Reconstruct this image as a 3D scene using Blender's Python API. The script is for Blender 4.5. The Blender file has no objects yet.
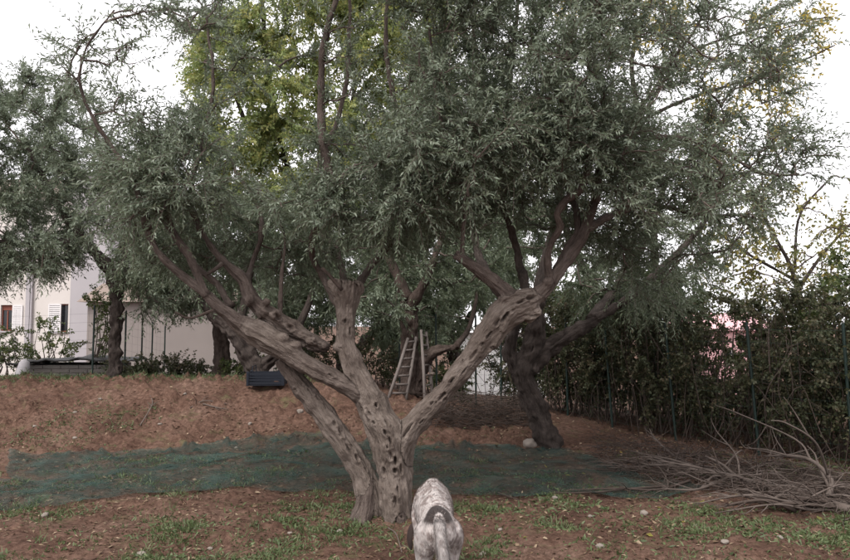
import bpy, bmesh, math, random, time
T0 = time.time()
import numpy as np
from mathutils import Vector, kdtree

# ------------------------------------------------------------------ camera, sky, sun, exposure
S = bpy.context.scene
COL = S.collection
F, CX, CY = 707.0, 425.0, 280.0          # focal length and centre in photo pixels
PITCH = math.atan(45 / F)
CAMZ = 1.6
cd = bpy.data.cameras.new('camera'); cam = bpy.data.objects.new('camera', cd); COL.objects.link(cam)
cam.location = (0, 0, CAMZ); cam.rotation_euler = (math.pi / 2 + PITCH, 0, 0)
cd.sensor_width = 36; cd.lens = 36 * F / 850; cd.clip_end = 3000; cd.clip_start = 0.05
S.camera = cam

SUN_EL, SUN_AZ = math.radians(52), math.radians(215)     # azimuth from +Y, clockwise: behind the camera, to the left
w = bpy.data.worlds.new('World'); S.world = w; w.use_nodes = True
nt = w.node_tree; bg = nt.nodes['Background']
sky = nt.nodes.new('ShaderNodeTexSky'); sky.sky_type = 'NISHITA'; sky.sun_disc = False
sky.sun_elevation = SUN_EL; sky.sun_rotation = SUN_AZ; sky.dust_density = 4; sky.air_density = 1.0; sky.ozone_density = 1.0
hs = nt.nodes.new('ShaderNodeHueSaturation'); hs.inputs['Saturation'].default_value = 0.10
mx = nt.nodes.new('ShaderNodeMixRGB'); mx.inputs[0].default_value = 0.6; mx.inputs[2].default_value = (10.2, 9.9, 10.3, 1)   # even cloud cover
nt.links.new(sky.outputs[0], hs.inputs['Color']); nt.links.new(hs.outputs[0], mx.inputs[1])
nt.links.new(mx.outputs[0], bg.inputs['Color']); bg.inputs['Strength'].default_value = 0.11
sd = bpy.data.lights.new('sun', 'SUN'); sun = bpy.data.objects.new('sun', sd); COL.objects.link(sun)
sd.energy = 1.2; sd.angle = math.radians(25); sd.color = (1, 0.96, 0.9)
sun.location = (-6, -8, 14)
sv = Vector((math.sin(SUN_AZ) * math.cos(SUN_EL), math.cos(SUN_AZ) * math.cos(SUN_EL), math.sin(SUN_EL)))
sun.rotation_euler = sv.to_track_quat('Z', 'Y').to_euler()
S.view_settings.view_transform = 'Standard'; S.view_settings.look = 'None'; S.view_settings.gamma = 1
S.view_settings.exposure = 1.08

rng = np.random.default_rng(7)
random.seed(7)

# ------------------------------------------------------------------ numeric helpers
def ray(px, py):
    u = (px - CX) / F; v = (CY - py) / F
    return np.array([u, math.cos(PITCH) - v * math.sin(PITCH), math.sin(PITCH) + v * math.cos(PITCH)])
def P(px, py, D):
    d = ray(px, py); return np.array([0, 0, CAMZ]) + d * (D / d[1])
def sstep(a, b, x):
    t = np.clip((x - a) / (b - a), 0, 1); return t * t * (3 - 2 * t)

def _h(i, j, k, seed):
    n = (i * 374761393 + j * 668265263 + k * 2147483647 + seed * 1274126177) & 0xFFFFFFFF
    n = ((n ^ (n >> 13)) * 1274126177) & 0xFFFFFFFF
    n = ((n ^ (n >> 16)) * 2246822519) & 0xFFFFFFFF
    return ((n ^ (n >> 15)) & 0xFFFFFF) / float(0xFFFFFF)
def vnoise(p, seed=0):
    p = np.asarray(p, float); f = np.floor(p); i = f.astype(np.int64); t = p - f; t = t * t * (3 - 2 * t)
    r = 0
    for a in (0, 1):
        wa = t[..., 0] if a else 1 - t[..., 0]
        for b in (0, 1):
            wb = t[..., 1] if b else 1 - t[..., 1]
            for c in (0, 1):
                wc = t[..., 2] if c else 1 - t[..., 2]
                r = r + wa * wb * wc * _h(i[..., 0] + a, i[..., 1] + b, i[..., 2] + c, seed)
    return r * 2 - 1
def fbm(p, oct=3, seed=0):
    r = 0; a = 1; s = 1
    for o in range(oct):
        r = r + a * vnoise(np.asarray(p) * s, seed + o * 17); a *= .5; s *= 2.03
    return r
def nrm(a):
    return a / np.maximum(np.linalg.norm(a, axis=-1, keepdims=True), 1e-9)

# ------------------------------------------------------------------ terrain
def terrain(x, y):
    x = np.asarray(x, float); y = np.asarray(y, float)
    h = .69 - .51 * sstep(-2.4, 1.3, x) - .12 * sstep(1.5, 4, x)
    yy = y + .25 * np.sin(x * .9 + .5) * sstep(-9, -1, -np.abs(x))
    z = h * sstep(8.7, 11.6, yy)
    z = z - np.minimum(np.maximum(y - 11.9, 0) * .075, 1.25)
    z = z + .02 * np.sin(x * 1.3) * np.cos(y * 1.1)
    return z
def clods(x, y):
    p = np.stack([x, y, np.zeros_like(x)], -1)
    rough = .5 + .9 * sstep(8.3, 9.4, y) * sstep(2.2, .5, x)
    near = sstep(40, 14, y)
    a = .028 * fbm(p * 2.3, 2, 3) + .019 * fbm(p * 7, 2, 11) * rough
    b = np.maximum(fbm(p * 11, 2, 21), 0) ** 1.5 * .055 * rough
    return (a + b) * near
def ground_z(x, y):
    return terrain(x, y) + clods(np.asarray(x, float), np.asarray(y, float))
def G(px, py):
    d = ray(px, py); o = np.array([0, 0, CAMZ]); t = np.arange(1.0, 30, .01)
    p = o + d * t[:, None]; k = np.argmax(p[:, 2] < terrain(p[:, 0], p[:, 1])); return p[k]

# ------------------------------------------------------------------ mesh helpers
def mesh_np(name, V, Q, mat=None, smooth=False, face_attr=None, vert_attr=None, mats=None, midx=None):
    V = np.asarray(V, np.float32); Q = np.asarray(Q, np.int32); k = Q.shape[1]
    me = bpy.data.meshes.new(name)
    me.vertices.add(len(V)); me.vertices.foreach_set('co', V.ravel())
    me.loops.add(Q.size); me.loops.foreach_set('vertex_index', Q.ravel())
    me.polygons.add(len(Q)); me.polygons.foreach_set('loop_start', np.arange(0, Q.size, k, dtype=np.int32))
    me.polygons.foreach_set('loop_total', np.full(len(Q), k, np.int32))
    if smooth: me.polygons.foreach_set('use_smooth', np.ones(len(Q), bool))
    for dom, dct in (('FACE', face_attr), ('POINT', vert_attr)):
        for n, a in (dct or {}).items():
            a = np.asarray(a, np.float32)
            if a.ndim == 1:
                at = me.attributes.new(n, 'FLOAT', dom); at.data.foreach_set('value', a)
            else:
                at = me.attributes.new(n, 'FLOAT_VECTOR', dom); at.data.foreach_set('vector', a.ravel())
    if mat: me.materials.append(mat)
    me.update(calc_edges=True)
    return me
def link(name, me, parent=None, loc=None):
    o = bpy.data.objects.new(name, me); COL.objects.link(o)
    if parent: o.parent = parent
    if loc is not None: o.location = loc
    return o
def tag(o, label=None, cat=None, group=None, kind=None):
    if label: o['label'] = label
    if cat: o['category'] = cat
    if group: o['group'] = group
    if kind: o['kind'] = kind
    return o
def empty(name, loc, label, cat, group=None, rz=0):
    o = bpy.data.objects.new(name, None); COL.objects.link(o); o.location = loc; o.rotation_euler = (0, 0, rz)
    o.empty_display_size = .2
    return tag(o, label, cat, group)

class MB:
    """collects vertices and quads/tris (kept as quads with a repeated index avoided: lists)"""
    def __init__(s): s.v = []; s.f = []
    def add(s, v, f):
        b = len(s.v); s.v += [tuple(map(float, q)) for q in v]; s.f += [tuple(i + b for i in q) for q in f]
    def box(s, x0, x1, y0, y1, z0, z1):
        s.add([(x0,y0,z0),(x1,y0,z0),(x1,y1,z0),(x0,y1,z0),(x0,y0,z1),(x1,y0,z1),(x1,y1,z1),(x0,y1,z1)],
              [(0,3,2,1),(4,5,6,7),(0,1,5,4),(1,2,6,5),(2,3,7,6),(3,0,4,7)]); return s
    def tube(s, pts, rad, n=8, caps=True, sc=None):
        v, f = tube_np(pts, rad, n, caps, sc); s.add(v, f); return s
    def mesh(s, name, mat, smooth=False):
        me = bpy.data.meshes.new(name); me.from_pydata(s.v, [], s.f)
        if mat: me.materials.append(mat)
        if smooth:
            me.polygons.foreach_set('use_smooth', np.ones(len(me.polygons), bool))
        me.update(); return me
    def build(s, name, mat, parent=None, smooth=False, bevel=0):
        o = link(name, s.mesh(name, mat, smooth), parent)
        if bevel:
            m = o.modifiers.new('bevel', 'BEVEL'); m.width = bevel; m.segments = 2; m.limit_method = 'ANGLE'
        return o

def frames(pts):
    pts = np.asarray(pts, float); T = nrm(np.gradient(pts, axis=0))
    U = np.zeros_like(T); up = np.array([0, 0, 1.]) if abs(T[0][2]) < .9 else np.array([0, 1., 0])
    u = np.cross(up, T[0]); u /= np.linalg.norm(u)
    for i in range(len(T)):
        u = u - T[i] * np.dot(u, T[i]); u /= max(np.linalg.norm(u), 1e-9); U[i] = u
    return T, U, np.cross(T, U)
def tube_np(pts, rad, n=8, caps=True, sc=None):
    pts = np.asarray(pts, float); m = len(pts); rad = np.asarray(rad, float) * np.ones(m)
    T, U, W = frames(pts); a = np.arange(n) * 2 * math.pi / n
    su = np.ones(m) if sc is None else np.asarray(sc)[:, 0]; sw = np.ones(m) if sc is None else np.asarray(sc)[:, 1]
    V = pts[:, None] + rad[:, None, None] * (np.cos(a)[None, :, None] * (U * su[:, None])[:, None] + np.sin(a)[None, :, None] * (W * sw[:, None])[:, None])
    V = V.reshape(-1, 3); f = []
    for i in range(m - 1):
        for j in range(n):
            k = (j + 1) % n; f.append((i*n+j, i*n+k, (i+1)*n+k, (i+1)*n+j))
    if caps:
        f.append(tuple(range(n - 1, -1, -1))); f.append(tuple((m-1)*n + j for j in range(n)))
    return V, f
def spline(pts, rad, step=.03):
    """Catmull-Rom through the points, radii too"""
    pts = np.asarray(pts, float); rad = np.asarray(rad, float) * np.ones(len(pts))
    A = np.concatenate([pts, rad[:, None]], 1); A = np.concatenate([[2*A[0]-A[1]], A, [2*A[-1]-A[-2]]])
    out = []
    for i in range(1, len(A) - 2):
        n = max(2, int(np.linalg.norm(A[i+1][:3] - A[i][:3]) / step)); t = np.linspace(0, 1, n, endpoint=False)[:, None]
        p0, p1, p2, p3 = A[i-1], A[i], A[i+1], A[i+2]
        out.append(.5 * ((2*p1) + (-p0+p2)*t + (2*p0-5*p1+4*p2-p3)*t**2 + (-p0+3*p1-3*p2+p3)*t**3))
    out.append(A[-2][None]); o = np.concatenate(out)
    return o[:, :3], np.maximum(o[:, 3], .001)
def pxpath(L, D, scale=1.0):
    """[(px, py, radius px, depth offset)] -> world points, radii"""
    pts = [P(a[0], a[1], D + (a[3] if len(a) > 3 else 0)) for a in L]
    rad = [a[2] / F * (D + (a[3] if len(a) > 3 else 0)) * scale for a in L]
    return np.array(pts), np.array(rad)

def remesh(mb, voxel, smooth_it=4):
    me = mb.mesh('tmp', None); o = bpy.data.objects.new('tmp', me); COL.objects.link(o)
    m = o.modifiers.new('r', 'REMESH'); m.mode = 'VOXEL'; m.voxel_size = voxel
    if smooth_it:
        m = o.modifiers.new('s', 'SMOOTH'); m.iterations = smooth_it; m.factor = .6
    dg = bpy.context.evaluated_depsgraph_get(); ev = o.evaluated_get(dg)
    e = bpy.data.meshes.new_from_object(ev)
    bpy.data.objects.remove(o); bpy.data.meshes.remove(me)
    return e
def get_vn(me):
    n = len(me.vertices); V = np.empty(n * 3, np.float32); me.vertices.foreach_get('co', V)
    N = np.empty(n * 3, np.float32); me.vertex_normals.foreach_get('vector', N)
    return V.reshape(-1, 3).astype(float), N.reshape(-1, 3).astype(float)

# ------------------------------------------------------------------ materials
def new_mat(name):
    m = bpy.data.materials.new(name); m.use_nodes = True
    b = m.node_tree.nodes['Principled BSDF']; b.inputs['Roughness'].default_value = .85
    b.inputs['Specular IOR Level'].default_value = .25
    return m, m.node_tree, b
def ramp(nt, cols, pos=None):
    r = nt.nodes.new('ShaderNodeValToRGB'); e = r.color_ramp.elements
    pos = pos or [i / (len(cols) - 1) for i in range(len(cols))]
    while len(e) < len(cols): e.new(.5)
    for i, (c, p) in enumerate(zip(cols, pos)): e[i].position = p; e[i].color = (*c, 1)
    return r
def noisy(name, cols, scale=5, detail=6, rough=.85, bump=.3, bscale=None, bdist=.01, pos=None, coord='Object', stretch=None, spec=.25):
    m, nt, b = new_mat(name); b.inputs['Roughness'].default_value = rough; b.inputs['Specular IOR Level'].default_value = spec
    tc = nt.nodes.new('ShaderNodeTexCoord'); src = tc.outputs[coord]
    if stretch:
        mp = nt.nodes.new('ShaderNodeMapping'); mp.inputs['Scale'].default_value = stretch; nt.links.new(src, mp.inputs[0]); src = mp.outputs[0]
    n = nt.nodes.new('ShaderNodeTexNoise'); n.inputs['Scale'].default_value = scale; n.inputs['Detail'].default_value = detail; n.inputs['Roughness'].default_value = .65
    nt.links.new(src, n.inputs['Vector']); r = ramp(nt, cols, pos); nt.links.new(n.outputs['Fac'], r.inputs[0]); nt.links.new(r.outputs[0], b.inputs['Base Color'])
    if bump:
        n2 = nt.nodes.new('ShaderNodeTexNoise'); n2.inputs['Scale'].default_value = bscale or scale * 6; n2.inputs['Detail'].default_value = 5
        nt.links.new(src, n2.inputs['Vector']); bp = nt.nodes.new('ShaderNodeBump'); bp.inputs['Strength'].default_value = bump; bp.inputs['Distance'].default_value = bdist
        nt.links.new(n2.outputs['Fac'], bp.inputs['Height']); nt.links.new(bp.outputs[0], b.inputs['Normal'])
    return m
def leaf_mat(name, top_cols, under_cols, transl=.25, rough=.5, tcol=None):
    """leaf with a darker upper face and a paler underside; 'tone' differs from leaf to leaf"""
    m, nt, b = new_mat(name); b.inputs['Roughness'].default_value = rough; b.inputs['Specular IOR Level'].default_value = .35
    at = nt.nodes.new('ShaderNodeAttribute'); at.attribute_name = 'tone'
    r1 = ramp(nt, top_cols); r2 = ramp(nt, under_cols)
    nt.links.new(at.outputs['Fac'], r1.inputs[0]); nt.links.new(at.outputs['Fac'], r2.inputs[0])
    ge = nt.nodes.new('ShaderNodeNewGeometry'); mix = nt.nodes.new('ShaderNodeMixRGB')
    nt.links.new(ge.outputs['Backfacing'], mix.inputs[0]); nt.links.new(r1.outputs[0], mix.inputs[1]); nt.links.new(r2.outputs[0], mix.inputs[2])
    nt.links.new(mix.outputs[0], b.inputs['Base Color'])
    tr = nt.nodes.new('ShaderNodeBsdfTranslucent'); 
    if tcol: tr.inputs[0].default_value = (*tcol, 1)
    else: nt.links.new(r1.outputs[0], tr.inputs[0])
    ms = nt.nodes.new('ShaderNodeMixShader'); ms.inputs[0].default_value = transl
    nt.links.new(b.outputs[0], ms.inputs[1]); nt.links.new(tr.outputs[0], ms.inputs[2])
    nt.links.new(ms.outputs[0], nt.nodes['Material Output'].inputs[0]); return m

def bark_mat(name, cols, pos=None, young=None):
    m, nt, b = new_mat(name); b.inputs['Roughness'].default_value = .9; b.inputs['Specular IOR Level'].default_value = .15
    at = nt.nodes.new('ShaderNodeAttribute'); at.attribute_name = 'bark'
    n = nt.nodes.new('ShaderNodeTexNoise'); n.inputs['Scale'].default_value = 42; n.inputs['Detail'].default_value = 7; n.inputs['Roughness'].default_value = .7
    nt.links.new(at.outputs['Vector'], n.inputs['Vector'])
    tc = nt.nodes.new('ShaderNodeTexCoord'); n3 = nt.nodes.new('ShaderNodeTexNoise'); n3.inputs['Scale'].default_value = 4.5; n3.inputs['Detail'].default_value = 4
    nt.links.new(tc.outputs['Object'], n3.inputs['Vector'])
    mm = nt.nodes.new('ShaderNodeMath'); mm.operation = 'MULTIPLY_ADD'; mm.inputs[1].default_value = .35; nt.links.new(n3.outputs['Fac'], mm.inputs[0])
    m2 = nt.nodes.new('ShaderNodeMath'); m2.operation = 'MULTIPLY'; m2.inputs[1].default_value = .65; nt.links.new(n.outputs['Fac'], m2.inputs[0]); nt.links.new(m2.outputs[0], mm.inputs[2])
    r = ramp(nt, cols, pos); nt.links.new(mm.outputs[0], r.inputs[0]); out = r.outputs[0]
    if young:
        ry = ramp(nt, young, [.34, .5, .66]); nt.links.new(mm.outputs[0], ry.inputs[0]); ya = nt.nodes.new('ShaderNodeAttribute'); ya.attribute_name = 'young'
        mixy = nt.nodes.new('ShaderNodeMixRGB'); nt.links.new(ya.outputs['Fac'], mixy.inputs[0]); nt.links.new(out, mixy.inputs[1]); nt.links.new(ry.outputs[0], mixy.inputs[2]); out = mixy.outputs[0]
    nt.links.new(out, b.inputs['Base Color'])
    n2 = nt.nodes.new('ShaderNodeTexNoise'); n2.inputs['Scale'].default_value = 110; n2.inputs['Detail'].default_value = 6; nt.links.new(at.outputs['Vector'], n2.inputs['Vector'])
    bp = nt.nodes.new('ShaderNodeBump'); bp.inputs['Strength'].default_value = 1; bp.inputs['Distance'].default_value = .02
    nt.links.new(n2.outputs['Fac'], bp.inputs['Height']); nt.links.new(bp.outputs[0], b.inputs['Normal']); return m

M = {}
M['soil'] = None
M['bark'] = bark_mat('olive_bark', [(.048,.037,.031), (.110,.086,.072), (.170,.138,.118), (.245,.207,.182)], [.30, .44, .57, .72], [(.045,.034,.029), (.094,.072,.062), (.155,.124,.108)])
M['bark_dark'] = bark_mat('old_bark', [(.022,.017,.015), (.05,.039,.034), (.085,.068,.059)], [.34, .5, .66])
M['limb'] = bark_mat('young_bark', [(.035,.025,.021), (.078,.057,.048), (.13,.10,.085)], [.34, .5, .66])
M['twig'] = noisy('twig_bark', [(.07,.052,.044), (.14,.11,.095)], 20, bump=0)
M['dead'] = noisy('dead_wood', [(.050,.038,.031), (.100,.078,.066), (.16,.13,.113)], 9, bump=.4, bdist=.004)
M['dead_dark'] = noisy('dry_brush', [(.04,.029,.024), (.09,.066,.054)], 9, bump=0)
M['olive'] = leaf_mat('olive_leaf', [(.085,.112,.070), (.134,.167,.105), (.205,.238,.15)], [(.165,.20,.148), (.225,.265,.196), (.285,.322,.246)], .4, .55)
M['olive_far'] = leaf_mat('olive_leaf_pale', [(.082,.112,.065), (.128,.163,.096), (.19,.227,.134)], [(.16,.197,.138), (.222,.264,.19), (.282,.324,.236)], .4, .6)
M['lime'] = leaf_mat('lime_leaf', [(.15,.22,.085), (.26,.31,.11), (.45,.40,.13)], [(.20,.26,.11), (.31,.35,.14), (.46,.42,.16)], .5)
M['yellow'] = leaf_mat('yellow_leaf', [(.20,.20,.05), (.36,.29,.05), (.48,.34,.06)], [(.24,.23,.08), (.38,.32,.09), (.48,.36,.1)], .4)
M['autumn'] = leaf_mat('autumn_leaf', [(.075,.10,.03), (.13,.14,.04), (.24,.21,.05), (.34,.26,.06)], [(.10,.12,.05), (.16,.17,.06), (.27,.24,.08), (.36,.28,.09)], .35)
M['hedge'] = leaf_mat('hedge_leaf', [(.030,.042,.019), (.054,.067,.029), (.085,.080,.041), (.13,.096,.058)], [(.046,.06,.031), (.078,.09,.046), (.11,.102,.058), (.15,.115,.07)], .32)
M['ivy'] = leaf_mat('bright_hedge_leaf', [(.04,.062,.02), (.075,.102,.03), (.15,.15,.045)], [(.055,.08,.033), (.10,.13,.05), (.17,.17,.07)], .35)
M['dryleaf'] = leaf_mat('dry_leaf', [(.07,.042,.025), (.15,.095,.055), (.33,.25,.17)], [(.09,.06,.04), (.18,.12,.075), (.36,.29,.21)], .1, .8)
M['weed'] = leaf_mat('weed_leaf', [(.05,.075,.03), (.082,.115,.044), (.135,.165,.07)], [(.06,.085,.036), (.10,.13,.055), (.15,.18,.08)], .25)

def soil_material():
    m, nt, b = new_mat('red_soil'); b.inputs['Roughness'].default_value = .95; b.inputs['Specular IOR Level'].default_value = .1
    tc = nt.nodes.new('ShaderNodeTexCoord')
    def N(s, d, rg=.6):
        n = nt.nodes.new('ShaderNodeTexNoise'); n.inputs['Scale'].default_value = s; n.inputs['Detail'].default_value = d; n.inputs['Roughness'].default_value = rg
        nt.links.new(tc.outputs['Object'], n.inputs['Vector']); return n
    a = N(1.1, 4); r1 = ramp(nt, [(.074,.042,.031), (.106,.062,.045), (.138,.087,.066)], [.32, .5, .7]); nt.links.new(a.outputs['Fac'], r1.inputs[0])
    c = N(19, 8, .8); r2 = ramp(nt, [(.35,.31,.29), (.95,.93,.92), (1.9,1.95,2.0)], [.32, .5, .70]); nt.links.new(c.outputs['Fac'], r2.inputs[0])
    mu = nt.nodes.new('ShaderNodeMixRGB'); mu.blend_type = 'MULTIPLY'; mu.inputs[0].default_value = 1
    nt.links.new(r1.outputs[0], mu.inputs[1]); nt.links.new(r2.outputs[0], mu.inputs[2])
    g = N(3.5, 5, .7); r3 = ramp(nt, [(0,0,0), (1,1,1)], [.56, .68]); nt.links.new(g.outputs['Fac'], r3.inputs[0])
    mg = nt.nodes.new('ShaderNodeMixRGB'); mg.inputs[2].default_value = (.105, .105, .05, 1)
    sc = nt.nodes.new('ShaderNodeMath'); sc.operation = 'MULTIPLY'; sc.inputs[1].default_value = .55
    nt.links.new(r3.outputs[0], sc.inputs[0]); nt.links.new(sc.outputs[0], mg.inputs[0]); nt.links.new(mu.outputs[0], mg.inputs[1])
    nt.links.new(mg.outputs[0], b.inputs['Base Color'])
    n2 = N(60, 6, .75); bp = nt.nodes.new('ShaderNodeBump'); bp.inputs['Strength'].default_value = .8; bp.inputs['Distance'].default_value = .02
    nt.links.new(n2.outputs['Fac'], bp.inputs['Height']); nt.links.new(bp.outputs[0], b.inputs['Normal']); return m
M['soil'] = soil_material()

# ------------------------------------------------------------------ ground: one sheet, fine near the tree, coarse to the horizon
def axis(lo, hi, step, far):
    a = list(np.arange(lo, hi + 1e-6, step)); s = step; x = hi; up = []
    while x < far: s *= 1.25; x += s; up.append(x)
    s = step; x = lo; dn = []
    while x > -far: s *= 1.25; x -= s; dn.append(x)
    return np.array(dn[::-1] + a + up)
gx = axis(-7, 6.5, .04, 900); gy = axis(2.2, 12.6, .035, 900)
X, Y = np.meshgrid(gx, gy); Z = ground_z(X, Y)
nx, ny = len(gx), len(gy); idx = np.arange(nx * ny).reshape(ny, nx)
Q = np.stack([idx[:-1, :-1], idx[:-1, 1:], idx[1:, 1:], idx[1:, :-1]], -1).reshape(-1, 4)
tag(link('ground', mesh_np('ground', np.stack([X, Y, Z], -1).reshape(-1, 3), Q, M['soil'], True)), 'bare reddish brown orchard soil rising into a bank at left', kind='structure')

# ------------------------------------------------------------------ wood and foliage generators
def bark_attr(V, chains):
    """nearest point of the skeleton for each vertex: coordinates that run along the limb"""
    pts = []; fr = []; s_all = []; off = 0; rr = []
    for (p, r) in chains:
        T, U, W = frames(p); s = np.concatenate([[0], np.cumsum(np.linalg.norm(np.diff(p, axis=0), axis=1))])
        pts.append(p); fr.append(np.stack([T, U, W], 1)); s_all.append(s + off); rr.append(r); off += s[-1] + 3.7
    pts = np.concatenate(pts); fr = np.concatenate(fr); s_all = np.concatenate(s_all); rr = np.concatenate(rr)
    best = np.full(len(V), 1e9); bi = np.zeros(len(V), int)
    for a in range(0, len(V), 20000):
        d = np.linalg.norm(V[a:a+20000, None] - pts[None], axis=2) - rr[None] ; j = d.argmin(1); bi[a:a+20000] = j
    d = V - pts[bi]; f = fr[bi]
    dt = (d * f[:, 0]).sum(1); du = (d * f[:, 1]).sum(1); dw = (d * f[:, 2]).sum(1)
    th = np.arctan2(dw, du); s = s_all[bi] + dt
    return s, th, rr[bi], bi

def bark_vec(s, th, r, k=.26):
    rr = np.maximum(r, .02)
    return np.stack([np.cos(th) * rr, np.sin(th) * rr, s * k], 1)

def wood_mesh(name, chains, mat, voxel=.012, smooth_it=3, pits=0, pit_size=1.0, gnarl=.02, seed=1, extra=None, front_rows=None):
    mb = MB()
    for (p, r) in chains: mb.tube(p, r, 16)
    for (c, r) in (extra or []):
        bm = bmesh.new(); bmesh.ops.create_icosphere(bm, subdivisions=2, radius=1)
        vv = np.array([v.co[:] for v in bm.verts]) * np.asarray(r) + np.asarray(c); ff = [tuple(v.index for v in f.verts) for f in bm.faces]; bm.free()
        mb.add(vv, ff)
    me = remesh(mb, voxel, smooth_it); me.name = name
    V, N = get_vn(me); s, th, r, bi = bark_attr(V, chains)
    q = np.stack([np.cos(th), np.sin(th), np.zeros_like(th)], 1)
    # twisted flutes, burls and fine ridges
    fl = fbm(np.stack([np.cos(th + s * .8) * 2.2, np.sin(th + s * .8) * 2.2, s * 1.3], 1), 2, seed)
    lump = fbm(V * 9, 2, seed + 5); fine = fbm(np.stack([np.cos(th) * r * 45, np.sin(th) * r * 45, s * 6], 1), 2, seed + 9)
    ridge = 1 - np.abs(fbm(np.stack([np.cos(th + s * .5) * r * 22, np.sin(th + s * .5) * r * 22, s * 2.2], 1), 2, seed + 13)) * 1.6
    disp = fl * r * .16 + lump * gnarl * np.clip(r / .08, .4, 1.3) + fine * .007 + (ridge - .5) * np.clip(r * .11, .004, .013) - r * .05
    rg = np.random.default_rng(seed)
    if pits:
        allp = np.concatenate([c[0] for c in chains]); 
        cnt = 0
        while cnt < pits:
            c = rg.integers(len(V))
            if r[c] < .05: continue
            a = rg.uniform(.022, .05) * pit_size; b = rg.uniform(.012, .021) * pit_size; dep = rg.uniform(.03, .06) * pit_size
            near = np.where((np.abs(V - V[c]) < a * 2.6).all(1))[0]
            dth = (th[near] - th[c] + math.pi) % (2 * math.pi) - math.pi
            e = ((s[near] - s[c]) / a) ** 2 + (dth * r[near] / b) ** 2
            disp[near] += -dep * np.exp(-e ** 1.5) + .010 * np.exp(-(np.sqrt(e) - 1.7) ** 2 * 3)
            cnt += 1
    for hi, (px, py, ah, bw, dep) in enumerate(front_rows or []):     # the holes one can point to, on the side that faces the photographer
        hr = np.random.default_rng(hi); px += hr.normal(0, 1.5); py += hr.normal(0, 1.5); ah *= hr.choice([.55, .8, 1.1, 1.4]); bw *= hr.choice([.6, .85, 1.1]); dep *= hr.uniform(.5, 1.1)
        d = ray(px, py); o = np.array([0, 0, CAMZ]); rel = V - o; tt = rel @ d / (d @ d)
        perp = np.linalg.norm(rel - tt[:, None] * d, axis=1); cand = np.where(perp < .02)[0]
        if not len(cand): continue
        c = cand[tt[cand].argmin()]; near = np.where((np.abs(V - V[c]) < .16).all(1))[0]
        dth = (th[near] - th[c] + math.pi) % (2 * math.pi) - math.pi
        e = ((s[near] - s[c]) / (ah * 1.15)) ** 2 + (dth * r[near] / (bw * .82)) ** 2
        e = e * (1 + .75 * vnoise(V[near] * 45, 5)); e = np.maximum(e, 0)
        disp[near] += -dep * np.exp(-e ** 1.6) + .011 * np.exp(-(np.sqrt(e) - 1.6) ** 2 * 3)
    V2 = V + N * disp[:, None]
    me.vertices.foreach_set('co', V2.astype(np.float32).ravel())
    at = me.attributes.new('bark', 'FLOAT_VECTOR', 'POINT'); at.data.foreach_set('vector', bark_vec(s, th, r).astype(np.float32).ravel())
    at = me.attributes.new('young', 'FLOAT', 'POINT'); at.data.foreach_set('value', sstep(.115, .055, r + .012 * fbm(V * 7, 2, 3)).astype(np.float32))
    me.materials.clear(); me.materials.append(mat)
    me.polygons.foreach_set('use_smooth', np.ones(len(me.polygons), bool)); me.update()
    return me

def limb_mesh(name, chains, mat, n=9, seed=1, wob=.12):
    """thin limbs: tubes with knots and a slight crook"""
    Vs = []; Fs = []; A = []; b = 0
    for ci, (p, r) in enumerate(chains):
        p = np.asarray(p); r = np.asarray(r)
        r = r * (1 + wob * 1.6 * vnoise(np.stack([p[:, 0] * 14, p[:, 1] * 14, p[:, 2] * 14], 1), seed + ci))
        v, f = tube_np(p, r, n, True); m = len(p)
        s = np.repeat(np.concatenate([[0], np.cumsum(np.linalg.norm(np.diff(p, axis=0), axis=1))]), n) + ci * 1.7
        th = np.tile(np.arange(n) * 2 * math.pi / n, m)
        ctr = np.repeat(p, n, 0); v = ctr + (v - ctr) * (1 + wob * vnoise(v * 40, seed + 3))[:, None]
        A.append(bark_vec(s, th, np.repeat(r, n))); Vs.append(v); Fs += [tuple(i + b for i in q) for q in f]; b += len(v)
    V = np.concatenate(Vs); me = bpy.data.meshes.new(name); me.from_pydata(V.tolist(), [], Fs)
    at = me.attributes.new('bark', 'FLOAT_VECTOR', 'POINT'); at.data.foreach_set('vector', np.concatenate(A).astype(np.float32).ravel())
    at = me.attributes.new('young', 'FLOAT', 'POINT'); at.data.foreach_set('value', np.ones(len(V), np.float32))
    me.materials.append(mat); me.polygons.foreach_set('use_smooth', np.ones(len(me.polygons), bool)); me.update(); return me

def perp(d, rg):
    r = nrm(rg.normal(size=d.shape)); u = nrm(np.cross(d, r)); return u, np.cross(d, u)

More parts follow.
